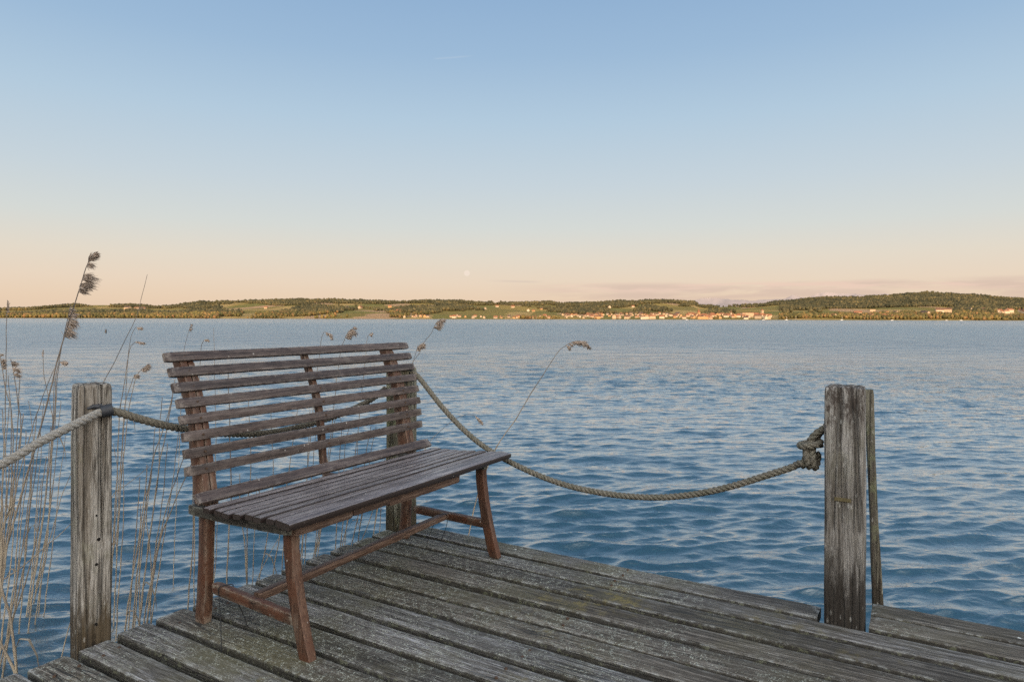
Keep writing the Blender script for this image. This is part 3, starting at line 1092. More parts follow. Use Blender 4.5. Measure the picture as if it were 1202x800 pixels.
# ------------------------------------------------------------------ snow mountains far beyond the hills
def build_mountains():
    m, n, b = material('faded_snow_and_rock')
    geo = n.new('ShaderNodeNewGeometry')
    f = n.noise(n.mapping(geo.outputs['Position'], (0.0027, 0.0027, 0.0066)), 1.0, 8, 0.65)
    sp = n.new('ShaderNodeSeparateXYZ')
    n.link(geo.outputs['Position'], sp.inputs[0])
    hz = n.math('MULTIPLY_ADD', sp.outputs['Z'], 0.0013, n.math('MULTIPLY', f, 0.8))
    c = n.mix(n.step(hz, 0.55, 0.95), (0.205, 0.172, 0.170, 1), (0.29, 0.245, 0.23, 1))  # distance fade and pink glow put into the snow and rock colours
    n.link(c, b.inputs['Base Color'])
    b.inputs['Roughness'].default_value = 1.0
    b.inputs['Specular IOR Level'].default_value = 0.0
    mb = MB()
    xs = np.arange(600, 1330, 2.0)
    dep = np.linspace(0, 1, 14)
    V = []
    for t in dep:
        for x in xs:
            env = np.interp(x, [600, 660, 760, 900, 1000, 1060, 1330], [0, 15, 23, 30, 34, 33, 31])
            nn = 0.5 + 0.5 * mn.fractal(Vector((x * 0.022, t * 2.2, 4.0)), 1.0, 2.1, 5)
            e = (env * (0.55 + 0.62 * nn)) * t ** 0.7
            d = 11500 + 2500 * t
            X, Y = dpolar(x, d)
            V.append((X, Y, -30 + e * d / FOC))
    n1, n2 = len(dep), len(xs)
    mb.add(V, [(i * n2 + j, i * n2 + j + 1, (i + 1) * n2 + j + 1, (i + 1) * n2 + j) for i in range(n1 - 1) for j in range(n2 - 1)])
    tag(mb.build('mountains', m, smooth=180), 'faint pink snowy mountain range beyond the hills', None, None, 'structure')


build_mountains()

# moon
def build_moon():
    m, n, b = material('moon_surface')
    f = n.noise(objco(n), 0.012, 4, 0.6)
    c = n.mix(f, lin(236, 218, 201), lin(245, 230, 214))
    e = n.new('ShaderNodeEmission')
    n.link(c, e.inputs[0])
    e.inputs[1].default_value = 1.0
    out = [x for x in n.n if x.type == 'OUTPUT_MATERIAL'][0]
    n.link(e.outputs[0], out.inputs[0])
    p = at(548, 320.5, 60000)
    mb = MB()
    R = 60000 * 3.4 / FOC
    rings = []
    for i in range(1, 16):
        a = math.pi * i / 16
        rings.append([(R * math.sin(a) * math.cos(w), R * math.sin(a) * math.sin(w), R * math.cos(a)) for w in [2 * math.pi * k / 24 for k in range(24)]])
    mb.rings(rings[::-1])
    tag(mb.build('moon', m, loc=p, smooth=180), 'small pale full moon low in the pink sky', 'moon')


build_moon()

# unseen wooded bank behind the camera, added so its shade covers the jetty
def build_shade_bank():
    mb = MB()
    V = []
    xs = np.linspace(-420, 420, 60)
    yy = [(-38, -1.0), (-50, 1.0), (-62, 4), (-78, 10), (-95, 15), (-120, 18), (-170, 18)]
    for y, z in yy:
        for x in xs:
            V.append((x, y + 5 * math.sin(x * 0.05), z + (1.2 * mn.noise(Vector((x * 0.03, y * 0.05, 1))) if z > 0 else 0)))
    n2 = len(xs)
    mb.add(V, [(i * n2 + j, (i + 1) * n2 + j, (i + 1) * n2 + j + 1, i * n2 + j + 1) for i in range(len(yy) - 1) for j in range(n2 - 1)])
    A_ = [(-14, -5), (-12, -20), (-9, -40), (-60, -40), (-70, -20), (-60, -3)]
    mb.add([(x, y, 0.45) for x, y in A_] + [(x * 1.04 + 1.5, y * 1.04 + 1.5, -0.6) for x, y in A_], [(0, 5, 4, 3, 2, 1)] + [(k, (k + 1) % 6, 6 + (k + 1) % 6, 6 + k) for k in range(6)])
    tag(mb.build('shade_bank', M['land'], smooth=180), 'unseen grassy bank added behind the jetty for its shade', None, None, 'structure')
    rng = np.random.default_rng(3)
    mb = MB()
    for k in range(520):
        if k < 380:
            x = rng.uniform(-300, 45)
            y = rng.uniform(-120, -66)
            h = rng.uniform(6, 11)
            z = np.interp(-y, [62, 78, 95, 120], [4, 10, 15, 18])
        else:                                  # unseen arm of trees, added to dim the light from the left
            y = rng.uniform(-60, -7)
            x = -13 - rng.uniform(0, 26) - 0.15 * (y + 60)
            h = rng.uniform(9, 14)
            z = 0.4
        for q in range(6):
            v = CT_V[rng.integers(8)] * np.array([1, 1, 0.9]) * h * rng.uniform(0.22, 0.34)
            off = rng.normal(0, h * 0.2, 3) * np.array([1, 1, 0.7])
            mb.add([(x + off[0] + p[0], y + off[1] + p[1], z + h * 0.6 + off[2] + p[2]) for p in v], [tuple(f) for f in CT_F])
    tag(mb.build('woods', M['wood_b'], smooth=0), 'unseen dense wood added on the bank to shade the jetty', None, None, 'stuff')


build_shade_bank()

# ------------------------------------------------------------------ jetty
GAPS = [2.683, 2.545, 2.406, 2.263, 2.118, 1.983, 1.845, 1.703, 1.562, 1.420, 1.284, 1.155, 1.015, 0.875, 0.735, 0.595, 0.455, 0.315, 0.175, 0.035, -0.105, -0.245, -0.385, -0.525]


def plank(mb, u0, u1, v0, v1, seed, th=0.042):
    rg = random.Random(seed)
    vc, hv = (v0 + v1) / 2, (v1 - v0) / 2
    tilt = rg.uniform(-0.012, 0.012)
    dz = rg.uniform(-0.003, 0.002)
    path, A, B = [], [], []
    n_ = 12
    for i in range(n_ + 1):
        u = u0 + (u1 - u0) * i / n_
        path.append((u, vc + 0.0022 * math.sin(u * 1.7 + seed), -th / 2 + dz + 0.0022 * math.sin(u * 2.3 + seed * 2)))
        A.append(Vector((0, 1, tilt)))
        B.append(Vector((0, -tilt, 1)))
    beam(mb, path, A, B, (hv, th / 2), 0.007, 0.0019, seed, 0.022, 3)


def build_jetty():
    base = D(0, 0, 0)
    root = thing('jetty', 'weathered grey plank jetty reaching out over the lake under the bench', 'jetty', base, -T)
    mb = MB()
    gh = 0.0132
    U1 = 2.6
    rg = random.Random(4)
    ed = [2.815] + GAPS
    for i in range(len(ed) - 1):
        v1 = ed[i] - (gh if i else 0)
        v0 = ed[i + 1] + gh
        left = -2.362 + rg.uniform(-0.006, 0.006)
        if i == 0:
            plank(mb, -2.245, -0.335, v0, v1, 101)
            continue
        if abs(v0 - 1.165) < 0.02 or abs(v0 - 1.2945) < 0.0:
            left = -2.352
        plank(mb, left, U1, v0, v1, i + 3)
    # two more boards beyond the right post
    plank(mb, -0.168, U1, 2.6935, 2.822, 203)
    plank(mb, -0.170, U1, 2.838, 2.962, 204)
    mb.build('decking', M['deck'], root, smooth=40)
    # substructure
    bm = MB()
    bm.box(-2.30, -2.20, -0.5, 2.66, -0.20, -0.046)
    bm.build('edge_beam', M['beam'], root, smooth=0)
    for uu in (-1.1, 0.4, 1.9):
        bm = MB()
        bm.box(uu - 0.05, uu + 0.05, -0.5, 2.66, -0.21, -0.046)
        bm.build('joist', M['beam'], root, smooth=0)
    for uu, vv in ((-2.15, 0.3), (-2.15, 2.5), (1.5, 2.5), (-0.25, 1.0), (2.1, 2.8)):
        pm = MB()
        pm.tube([(uu, vv, -1.6), (uu, vv, -0.21)], 0.07, 14)
        pm.build('pile', M['beam'], root)
    bm = MB()
    bm.box(-2.2, 2.6, 2.44, 2.50, -0.2, -0.047)
    bm.box(-0.1, 2.6, 2.86, 2.92, -0.2, -0.047)
    bm.build('outer_beam', M['beam'], root, smooth=0)
    # rusty board screws, one mesh shared by all
    sb = MB()
    sb.rings([[(0.0052 * math.cos(k * 0.785), 0.0052 * math.sin(k * 0.785), z) for k in range(8)] for z in (-0.01, 0.0016)])
    first = None
    for i in range(14):
        vc = (ed[i] + ed[i + 1]) / 2
        for uu in (-2.26, -1.1, 0.4):
            if i == 0 and uu != -1.1:
                continue
            for dv in (-0.03, 0.03):
                if first is None:
                    first = sb.build('screw', M['bolt'], root)
                    o = first
                else:
                    o = first.copy()
                    COL.objects.link(o)
                    o.parent = root
                o.location = (uu + rg.uniform(-0.01, 0.01), vc + dv + rg.uniform(-0.006, 0.006), 0)
    return root


build_jetty()

# ------------------------------------------------------------------ mooring posts
def post(name, label, u, v, hx, hy, ztop, mat, rot=0.0, lean=(0, 0), seed=0, cracks=(), bevel=0.012, zbot=-1.6, rough=1.0, extra=None):
    base = D(u, v, 0)
    root = thing(name, label, 'post', base, -T + rot)
    mb = MB()
    sec = rrect(hx, hy, bevel, 3, 12)
    # perimeter parameter per point, 0..1
    per = [0.0]
    for i in range(1, len(sec)):
        per.append(per[-1] + math.dist(sec[i], sec[i - 1]))
    L = per[-1] + math.dist(sec[-1], sec[0])
    per = [p / L for p in per]
    zs = [zbot + (ztop - zbot) * i / 30 for i in range(18)]
    z = zs[-1]
    while z < ztop - 0.004:
        z += 0.009
        zs.append(min(z, ztop - 0.002))
    rings = []
    for z in zs:
        ring = []
        for (x, y), s in zip(sec, per):
            nrm = Vector((x, y, 0)).normalized()
            d = mn.noise(Vector((x * 55 + seed, y * 55, z * 3.2))) * 0.0022 * rough
            d += mn.noise(Vector((x * 150 + seed, y * 150, z * 7))) * 0.0012 * rough
            d += mn.noise(Vector((x * 10 + seed, y * 10, z * 4))) * 0.0025 * rough
            for (cs_, wd, dp, z0, z1, wob) in cracks:
                if z0 <= z <= z1:
                    c = cs_ + wob * mn.noise(Vector((z * 5, seed, cs_ * 9)))
                    fd = min(1, (z - z0) / 0.05, (z1 - z) / 0.05 + 0.35)
                    d -= dp * fd * max(0.0, 1 - abs(s - c) / wd)
            tt = (z - ztop + 0.03) / 0.03
            if tt > 0:
                d -= 0.0035 * tt * tt
            zo = 0.0
            if z > ztop - 0.03:
                zo = mn.noise(Vector((x * 60 + seed, y * 60, 9))) * 0.006 * tt
            ring.append((x + nrm.x * d + lean[0] * z, y + nrm.y * d + lean[1] * z, z + zo))
        rings.append(ring)
    # worn top
    for k, sc in enumerate((0.8, 0.55, 0.3, 0.08)):
        ring = []
        for (x, y) in sec:
            zz = ztop + 0.002 + mn.noise(Vector((x * sc * 70 + seed, y * sc * 70, 2))) * 0.005
            ring.append((x * sc + lean[0] * ztop, y * sc + lean[1] * ztop, zz))
        rings.append(ring)
    mb.rings(rings)
    mb.build('trunk' if False else 'shaft', mat, root, smooth=50)
    return root


# left post: its broad face (+x of the post) looks at the jetty
LPU, LPV, LPR = -2.430, 1.248, math.radians(-13)
LN = Vector((math.cos(LPR), math.sin(LPR), 0))
LT = Vector((-math.sin(LPR), math.cos(LPR), 0))
lp = post('jetty_post', 'cracked grey wooden post at the left edge with bolt holes, pale rope tied on', LPU, LPV, 0.050, 0.051, 0.855, M['post'], rot=LPR, seed=3,
          cracks=((0.945, 0.016, 0.020, 0.30, 0.9, 0.03), (0.82, 0.010, 0.006, 0.1, 0.7, 0.03), (0.90, 0.008, 0.008, -0.1, 0.45, 0.02), (0.66, 0.01, 0.006, 0.2, 0.9, 0.02)), bevel=0.010, lean=(0.0, 0.0))
# bolt holes down the broad face
for zz, vv, r_ in ((0.417, 0.004, 0.0045), (0.379, 0.005, 0.005), (0.336, 0.009, 0.0055), (0.253, 0.003, 0.005), (0.052, 0.004, 0.005)):
    hb = MB()
    hb.tube([(0.045, vv, zz), (0.0515, vv, zz)], r_, 10)
    hb.build('bolt_hole', M['hole'], lp)
# rubber sleeve that holds the rope to the post
sb = MB()
sb.tube([(0.066, 0.010, 0.766), (0.069, 0.044, 0.772)], [0.0205, 0.0205], 14)
sb.tube([(0.052, -0.026, 0.778), (0.055, -0.008, 0.784), (0.060, 0.016, 0.782)], [0.004, 0.008, 0.010], 8)
sb.build('rope_sleeve', M['rubber'], lp)

mp = post('jetty_post', 'mossy wooden post standing behind the right end of the bench', -2.34, 2.752, 0.062, 0.058, 0.825, M['post_mid'], seed=9,
          cracks=((0.05, 0.012, 0.012, 0.1, 0.9, 0.02), (0.8, 0.012, 0.012, 0.2, 0.9, 0.02)), bevel=0.016)
rp = post('jetty_post', 'square wooden post on the right with rotten foot, brass tag and knotted rope', -0.248, 2.752, 0.064, 0.060, 0.838, M['post_right'], seed=17,
          cracks=((0.83, 0.010, 0.006, 0.05, 0.5, 0.03), (0.70, 0.012, 0.005, 0.45, 0.9, 0.03), (0.9, 0.01, 0.007, 0.3, 0.9, 0.02), (0.64, 0.006, 0.005, 0.0, 0.7, 0.02)), bevel=0.008)
tb = MB()
tb.box(-0.030, 0.024, -0.0640, -0.0590, 0.434, 0.446)
tb.build('tag_plate', M['brass'], rp, smooth=0)

# thin stake behind the right post
def build_stake():
    foot = at(1031.5, 722, 2.70)
    topp = at(1019, 457, 2.70)
    base = Vector((foot.x, foot.y, DECK))
    mb = MB()
    dirv = (topp - foot).normalized()
    bot = foot - dirv * 1.6
    a = Vector((CT, -ST, 0))
    a = (a - dirv * a.dot(dirv)).normalized()
    b_ = dirv.cross(a).normalized()
    a2 = (a * math.cos(0.2) + b_ * math.sin(0.2))
    b2 = dirv.cross(a2).normalized()
    pts = [bot.lerp(topp, i / 10) - base for i in range(11)]
    half = [(0.0165 + 0.004 * math.sin(i * 1.3), 0.019) for i in range(11)]
    beam(mb, pts, a2, b2, half, 0.004, 0.0016, 5, 0.02, 2)
    o = mb.build('stake', M['stake'], smooth=45, loc=base)
    tag(o, 'thin leaning wooden stake close behind the right post', 'stake')


build_stake()

# ------------------------------------------------------------------ ropes
def rope_obj(name, label, pts, mat, R, base, knot=None, knotmat=None):
    root = thing(name, label, 'rope', D(*base), -T)
    mb = MB()
    rope(mb, [(p[0] - base[0], p[1] - base[1], p[2] - base[2]) for p in pts], R)
    mb.build('strand', mat, root, smooth=60)
    if knot:
        kb = MB()
        for kk in knot:
            rope(kb, [(p[0] - base[0], p[1] - base[1], p[2] - base[2]) for p in kk], R, phase=1.0)
        kb.build('knot', mat, root, smooth=60)
    return root


rope_obj('rope', 'pale grey twisted rope running from the left post out of the picture', [(-2.345, 0.10, 0.60), (-2.345, 0.45, 0.555), (-2.342, 0.75, 0.585), (-2.338, 0.94, 0.645), (-2.338, 1.05, 0.697), (-2.350, 1.185, 0.747), (-2.359, 1.24, 0.765), (-2.357, 1.265, 0.769)],
         M['rope_pale'], 0.0150, (-2.357, 1.262, 0.768))
rope_obj('rope', 'mossy twisted rope sagging behind the bench between left and middle post', [(-2.357, 1.262, 0.769), (-2.352, 1.30, 0.757), (-2.350, 1.355, 0.733), (-2.352, 1.44, 0.700), (-2.36, 1.545, 0.668), (-2.385, 1.77, 0.615), (-2.40, 2.01, 0.590), (-2.405, 2.33, 0.612), (-2.405, 2.58, 0.665), (-2.40, 2.70, 0.72)],
         M['rope'], 0.0150, (-2.357, 1.262, 0.769))
RP = [(-2.27, 2.745, 0.805), (-2.225, 2.748, 0.782), (-2.07, 2.75, 0.635), (-1.914, 2.75, 0.517), (-1.766, 2.75, 0.440), (-1.578, 2.75, 0.377), (-1.40, 2.75, 0.338), (-1.233, 2.75, 0.324), (-1.075, 2.75, 0.326), (-0.926, 2.75, 0.343), (-0.784, 2.75, 0.377),
      (-0.649, 2.75, 0.425), (-0.521, 2.75, 0.482), (-0.444, 2.75, 0.517), (-0.400, 2.75, 0.541)]
KN = []
# upright turns of the knot
kp = [Vector((-0.415, 2.75, 0.534))]
for i in range(0, 41):
    w = i / 40 * 2 * math.pi * 2.5 + math.pi * 1.2
    kp.append(Vector((-0.392 + 0.050 * i / 40, 2.750 + 0.027 * math.cos(w), 0.570 + 0.034 * math.sin(w) - 0.004 * i / 40)))
KN.append(kp)
# the flat turn over the top, running on to the post
kp2 = []
for i in range(0, 17):
    w = i / 16 * 2 * math.pi * 1.1 + 0.2
    kp2.append(Vector((-0.366 + 0.034 * math.cos(w), 2.750 + 0.031 * math.sin(w), 0.610 + 0.006 * math.sin(w + 1) + 0.012 * i / 16)))
KN.append(kp2 + [Vector((-0.345, 2.765, 0.645)), Vector((-0.325, 2.758, 0.672)), Vector((-0.300, 2.752, 0.700))])
KN.append([Vector((-0.375, 2.742, 0.60)), Vector((-0.362, 2.735, 0.635)), Vector((-0.338, 2.738, 0.665)), Vector((-0.300, 2.745, 0.690))])
rope_obj('rope', 'long mossy rope sagging from the middle post to a knot at the right post', RP, M['rope'], 0.0140, (-2.225, 2.748, 0.782), KN)

# ------------------------------------------------------------------ bench
def build_bench():
    V0, V1 = 1.432, 2.722
    bu, bv = -1.95, 2.07
    root = thing('bench', 'dark brown slatted wooden bench standing on the jetty', 'bench', D(bu, bv, 0), -T)
    off = Vector((bu, bv, 0))

    def L(u, v, z):
        return Vector((u, v, z)) - off

    # back: eight slats plus a low one, on a curved line; (u, z) of the upper front edge
    prof = [(-2.306, 0.960), (-2.281, 0.907), (-2.255, 0.854), (-2.231, 0.800), (-2.211, 0.744), (-2.196, 0.686), (-2.184, 0.628), (-2.176, 0.568)]
    ends = [(1.430, 2.755), (1.432, 2.751), (1.430, 2.745), (1.431, 2.736), (1.430, 2.729), (1.432, 2.725), (1.430, 2.720), (1.431, 2.719)]
    mb = MB()
    for i, ((u, z), (a, b_)) in enumerate(zip(prof, ends)):
        j = min(i + 1, len(prof) - 1)
        k = max(i - 1, 0)
        t = Vector((prof[j][0] - prof[k][0], 0, prof[j][1] - prof[k][1])).normalized()   # downwards
        nrm = Vector((-t.z, 0, t.x))                      # to the front
        h, th = 0.0355, 0.019
        c = Vector((u, 0, z)) + t * (h / 2) - nrm * (th / 2)
        beam(mb, [L(c.x, a, c.z), L(c.x, (a + b_) / 2, c.z - 0.001), L(c.x, b_, c.z)], -t, nrm, (h / 2, th / 2), 0.0035, 0.0011, i + 40, 0.02, 2)
    # low slat, laid back at the seat
    t = Vector((0.034, 0, -0.030)).normalized()
    nrm = Vector((-t.z, 0, t.x))
    c = Vector((-2.129, 0, 0.483)) + t * 0.021 - nrm * 0.009
    beam(mb, [L(c.x, 1.43, c.z), L(c.x, 2.70, c.z)], -t, nrm, (0.022, 0.0085), 0.0035, 0.0011, 51, 0.02, 2)
    mb.build('backrest', M['back'], root, smooth=40)

    # seat: eight slats, slightly dished
    mb = MB()
    sl = [(-2.066, 0.0390, 0.442), (-2.013, 0.0390, 0.4405), (-1.960, 0.0385, 0.442), (-1.908, 0.0390, 0.446), (-1.855, 0.0390, 0.4505), (-1.801, 0.0390, 0.4535), (-1.746, 0.0410, 0.4555)]
    for i, (u, w, z) in enumerate(sl):
        a = 1.43 + 0.006 * math.sin(i * 2.1)
        b_ = 2.708 + 0.006 * math.sin(i * 1.3)
        sl_ = 0.06 if i > 2 else -0.02
        A = Vector((1, 0, sl_)).normalized()
        beam(mb, [L(u, a, z - 0.009), L(u, 2.07, z - 0.011), L(u, b_, z - 0.009)], A, Vector((-A.z, 0, A.x)), (w / 2, 0.010), 0.005, 0.0013, i + 60, 0.02, 2)
    A = Vector((1, 0, -0.10)).normalized()
    beam(mb, [L(-1.683, 1.425, 0.446), L(-1.683, 2.07, 0.444), L(-1.683, 2.722, 0.446)], A, Vector((-A.z, 0, A.x)), (0.034, 0.012), 0.008, 0.0012, 77, 0.02, 2)
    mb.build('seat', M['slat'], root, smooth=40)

    # chipped front apron in three lengths
    mb = MB()
    for a, b_, z0, z1, du in ((1.475, 1.72, 0.398, 0.430, 0.0), (1.722, 1.905, 0.402, 0.424, 0.004), (1.908, 2.345, 0.392, 0.429, 0.002)):
        beam(mb, [L(-1.690 + du, a, (z0 + z1) / 2), L(-1.690 + du, b_, (z0 + z1) / 2)], Vector((1, 0, 0)), Vector((0, 0, 1)), (0.013, (z1 - z0) / 2), 0.003, 0.0022, a * 10, 0.012, 3)
    mb.build('front_apron', M['rail'], root, smooth=40)

    # end frames
    for v in (1.515, 2.615):
        hv = 0.0175
        # front leg: sabre curve, foot kicked forward
        pts = [(-1.750, 0.420, 0.021), (-1.746, 0.34, 0.021), (-1.733, 0.25, 0.021), (-1.714, 0.16, 0.022), (-1.691, 0.07, 0.023), (-1.669, 0.0, 0.025)]
        mb = MB()
        P, A, H = [], [], []
        for i, (u, z, h) in enumerate(pts):
            q = pts[min(i + 1, 5)]
            p = pts[max(i - 1, 0)]
            t_ = Vector((q[0] - p[0], 0, q[1] - p[1])).normalized()
            P.append(L(u, v, z))
            A.append(Vector((-t_.z, 0, t_.x)) if i < 5 else Vector((1, 0, 0)))
            H.append((h, hv))
        beam(mb, P, A, Vector((0, 1, 0)), H, 0.005, 0.0012, v * 7, 0.02, 2)
        mb.build('leg', M['leg'], root, smooth=40)
        # rear leg running up into the back post
        pts = [(-2.203, 0.0, 0.027), (-2.196, 0.08, 0.025), (-2.189, 0.2, 0.0235), (-2.186, 0.32, 0.0235), (-2.183, 0.42, 0.027)]
        mb = MB()
        P = [L(u, v, z) for u, z, h in pts]
        beam(mb, P, Vector((1, 0, 0)), Vector((0, 1, 0)), [(h, hv) for u, z, h in pts], 0.006, 0.0012, v * 9, 0.02, 2)
        mb.build('leg', M['leg'], root, smooth=40)
        # back post, two laths side by side, curved like the slats
        pp = [(-2.158, 0.40), (-2.168, 0.47), (-2.186, 0.55), (-2.203, 0.62), (-2.215, 0.686), (-2.231, 0.744), (-2.252, 0.800), (-2.277, 0.854), (-2.303, 0.907), (-2.322, 0.945)]
        for k, (du, hw, dv) in enumerate(((-0.013, 0.0235, -0.0135), (-0.016, 0.019, 0.0175))):
            mb = MB()
            P, A, H = [], [], []
            for i, (u, z) in enumerate(pp):
                q = pp[min(i + 1, len(pp) - 1)]
                p = pp[max(i - 1, 0)]
                t_ = Vector((q[0] - p[0], 0, q[1] - p[1])).normalized()
                w = hw * (1.35 if i < 2 else 1.15 if i < 4 else 0.95)
                P.append(L(u + du - (w - 0.019), v + dv, z - (0.02 if k and i == 9 else 0)))
                A.append(Vector((t_.z, 0, -t_.x)))
                H.append((w, 0.0135 if k == 0 else 0.0125))
            beam(mb, P, A, Vector((0, 1, 0)), H, 0.003, 0.001, v * 5 + k, 0.02, 2)
            mb.build('back_post', M['leg'], root, smooth=40)
        # side rail under the seat
        mb = MB()
        beam(mb, [L(-2.215, v - 0.036, 0.408), L(-2.0, v - 0.036, 0.406), L(-1.70, v - 0.036, 0.416)], Vector((0, 1, 0)), Vector((0, 0, 1)), [(0.016, 0.017)] * 3, 0.004, 0.0016, v * 3, 0.02, 2)
        mb.build('seat_rail', M['rail_dark'], root, smooth=40)
        # side stretcher
        mb = MB()
        beam(mb, [L(-2.135, v, 0.150 if v > 2 else 0.135), L(-1.72, v, 0.143 if v > 2 else 0.116)], Vector((0, 1, 0)), Vector((0, 0, 1)), (0.015, 0.018), 0.004, 0.0012, v * 2, 0.02, 2)
        mb.build('side_stretcher', M['rail_x'], root, smooth=40)
    # middle seat bearer
    mb = MB()
    beam(mb, [L(-2.18, 2.07, 0.408), L(-1.71, 2.07, 0.414)], Vector((0, 1, 0)), Vector((0, 0, 1)), (0.018, 0.018), 0.004, 0.0012, 3, 0.02, 2)
    mb.build('seat_rail', M['rail_x'], root, smooth=40)
    # long stretcher
    mb = MB()
    beam(mb, [L(-1.935, 1.532, 0.139), L(-1.935, 2.598, 0.152)], Vector((1, 0, 0)), Vector((0, 0, 1)), (0.017, 0.014), 0.005, 0.0014, 91, 0.02, 2)
    mb.build('long_stretcher', M['rail'], root, smooth=40)
    # middle lath behind the back slats
    pp = [(-2.178, 0.42), (-2.196, 0.47), (-2.204, 0.55), (-2.211, 0.62), (-2.223, 0.686), (-2.239, 0.744), (-2.260, 0.800), (-2.285, 0.854), (-2.311, 0.907), (-2.322, 0.930)]
    mb = MB()
    P, A = [], []
    for i, (u, z) in enumerate(pp):
        q = pp[min(i + 1, len(pp) - 1)]
        p = pp[max(i - 1, 0)]
        t_ = Vector((q[0] - p[0], 0, q[1] - p[1])).normalized()
        P.append(L(u - 0.012, 2.085, z))
        A.append(Vector((t_.z, 0, -t_.x)))
    beam(mb, P, A, Vector((0, 1, 0)), (0.013, 0.013), 0.003, 0.001, 31, 0.02, 2)
    mb.build('back_lath', M['leg'], root, smooth=40)
    # screw heads on the slats, one mesh shared by all
    sb = MB()
    sb.tube([(-0.004, 0, 0), (0.0018, 0, 0)], 0.0042, 8)
    first = None
    for (u, z) in prof:
        for v in (1.505, 2.085, 2.605):
            if first is None:
                first = sb.build('screw', M['bolt'], root)
                o = first
            else:
                o = first.copy()
                COL.objects.link(o)
                o.parent = root
            o.location = L(u + 0.0065, v, z - 0.018)
    return root


build_bench()

# black tie cords from the stretchers to the boards
def cord(label, pts):
    base = Vector(pts[len(pts) // 2])
    w = D(*base)
    mb = MB()
    mb.tube([Vector(p) - base for p in catmull(pts, 6)], 0.0015, 6)
    o = mb.build('tie_cord', M['cord'], loc=w, rotz=-T)
    tag(o, label, 'cord', 'cords tying the bench down')


cord('black cord tying the left side of the bench down to a board gap', [(-1.975, 1.425, -0.03), (-2.03, 1.46, 0.07), (-2.085, 1.494, 0.115), (-2.088, 1.4955, 0.148), (-2.078, 1.515, 0.1535), (-2.066, 1.5345, 0.150), (-2.062, 1.537, 0.115), (-2.05, 1.565, 0.04), (-2.04, 1.585, -0.03)])
cord('black cord tying the right end of the long bench rail to the boards', [(-2.02, 2.545, -0.03), (-1.99, 2.545, 0.07), (-1.957, 2.548, 0.142), (-1.953, 2.55, 0.163), (-1.935, 2.56, 0.1675), (-1.917, 2.575, 0.165), (-1.93, 2.60, 0.12), (-1.99, 2.66, 0.05), (-2.05, 2.70, -0.03)])

# ------------------------------------------------------------------ reeds
rr = random.Random(99)


def plume(mb, stem, length, spread, side, n=90, seed=0, droop=0.5, gap=None):
    """feathery seed head: ragged tufts of fine curved threads leaving the last part of the stem towards one side"""
    rg = random.Random(seed)
    P = resample(stem, 0.008)
    k = max(2, min(len(P) - 1, int(length / 0.008)))
    P = P[-k:]
    side = Vector(side).normalized()
    t_ = (P[-1] - P[0]).normalized()
    nt = max(4, int(length / 0.016))
    tufts = []
    for q in range(nt):
        f = (q + rg.uniform(0.1, 0.9)) / nt
        if gap and gap[0] < f < gap[1]:
            continue
        d = (t_ * rg.uniform(0.3, 1.0) + side * rg.uniform(0.5, 1.3) + Vector((rg.gauss(0, 0.3), rg.gauss(0, 0.35), rg.gauss(0, 0.22)))).normalized()
        tufts.append((f, d, rg.uniform(0.6, 1.15)))
    for i in range(int(n * 3.2)):
        f, d0, ls = rg.choice(tufts)
        f = min(1, max(0, f + rg.gauss(0, 0.012)))
        p = P[int(f * (len(P) - 1))]
        L = spread * ls * (0.4 + 0.6 * math.sin(math.pi * min(1, 0.2 + f * 0.72))) * rg.uniform(0.4, 1.15)
        d = (d0 + Vector((rg.gauss(0, 0.26), rg.gauss(0, 0.3), rg.gauss(0, 0.22)))).normalized()
        q = [p]
        for s_ in range(5):
            d = (d + side * 0.12 + Vector((0, 0, -0.20 * droop)) + Vector((rg.gauss(0, 0.09), rg.gauss(0, 0.09), rg.gauss(0, 0.09)))).normalized()
            q.append(q[-1] + d * L / 5)
        mb.tube(q, [0.0006, 0.0011, 0.0015, 0.0016, 0.0010, 0.0002], 3)


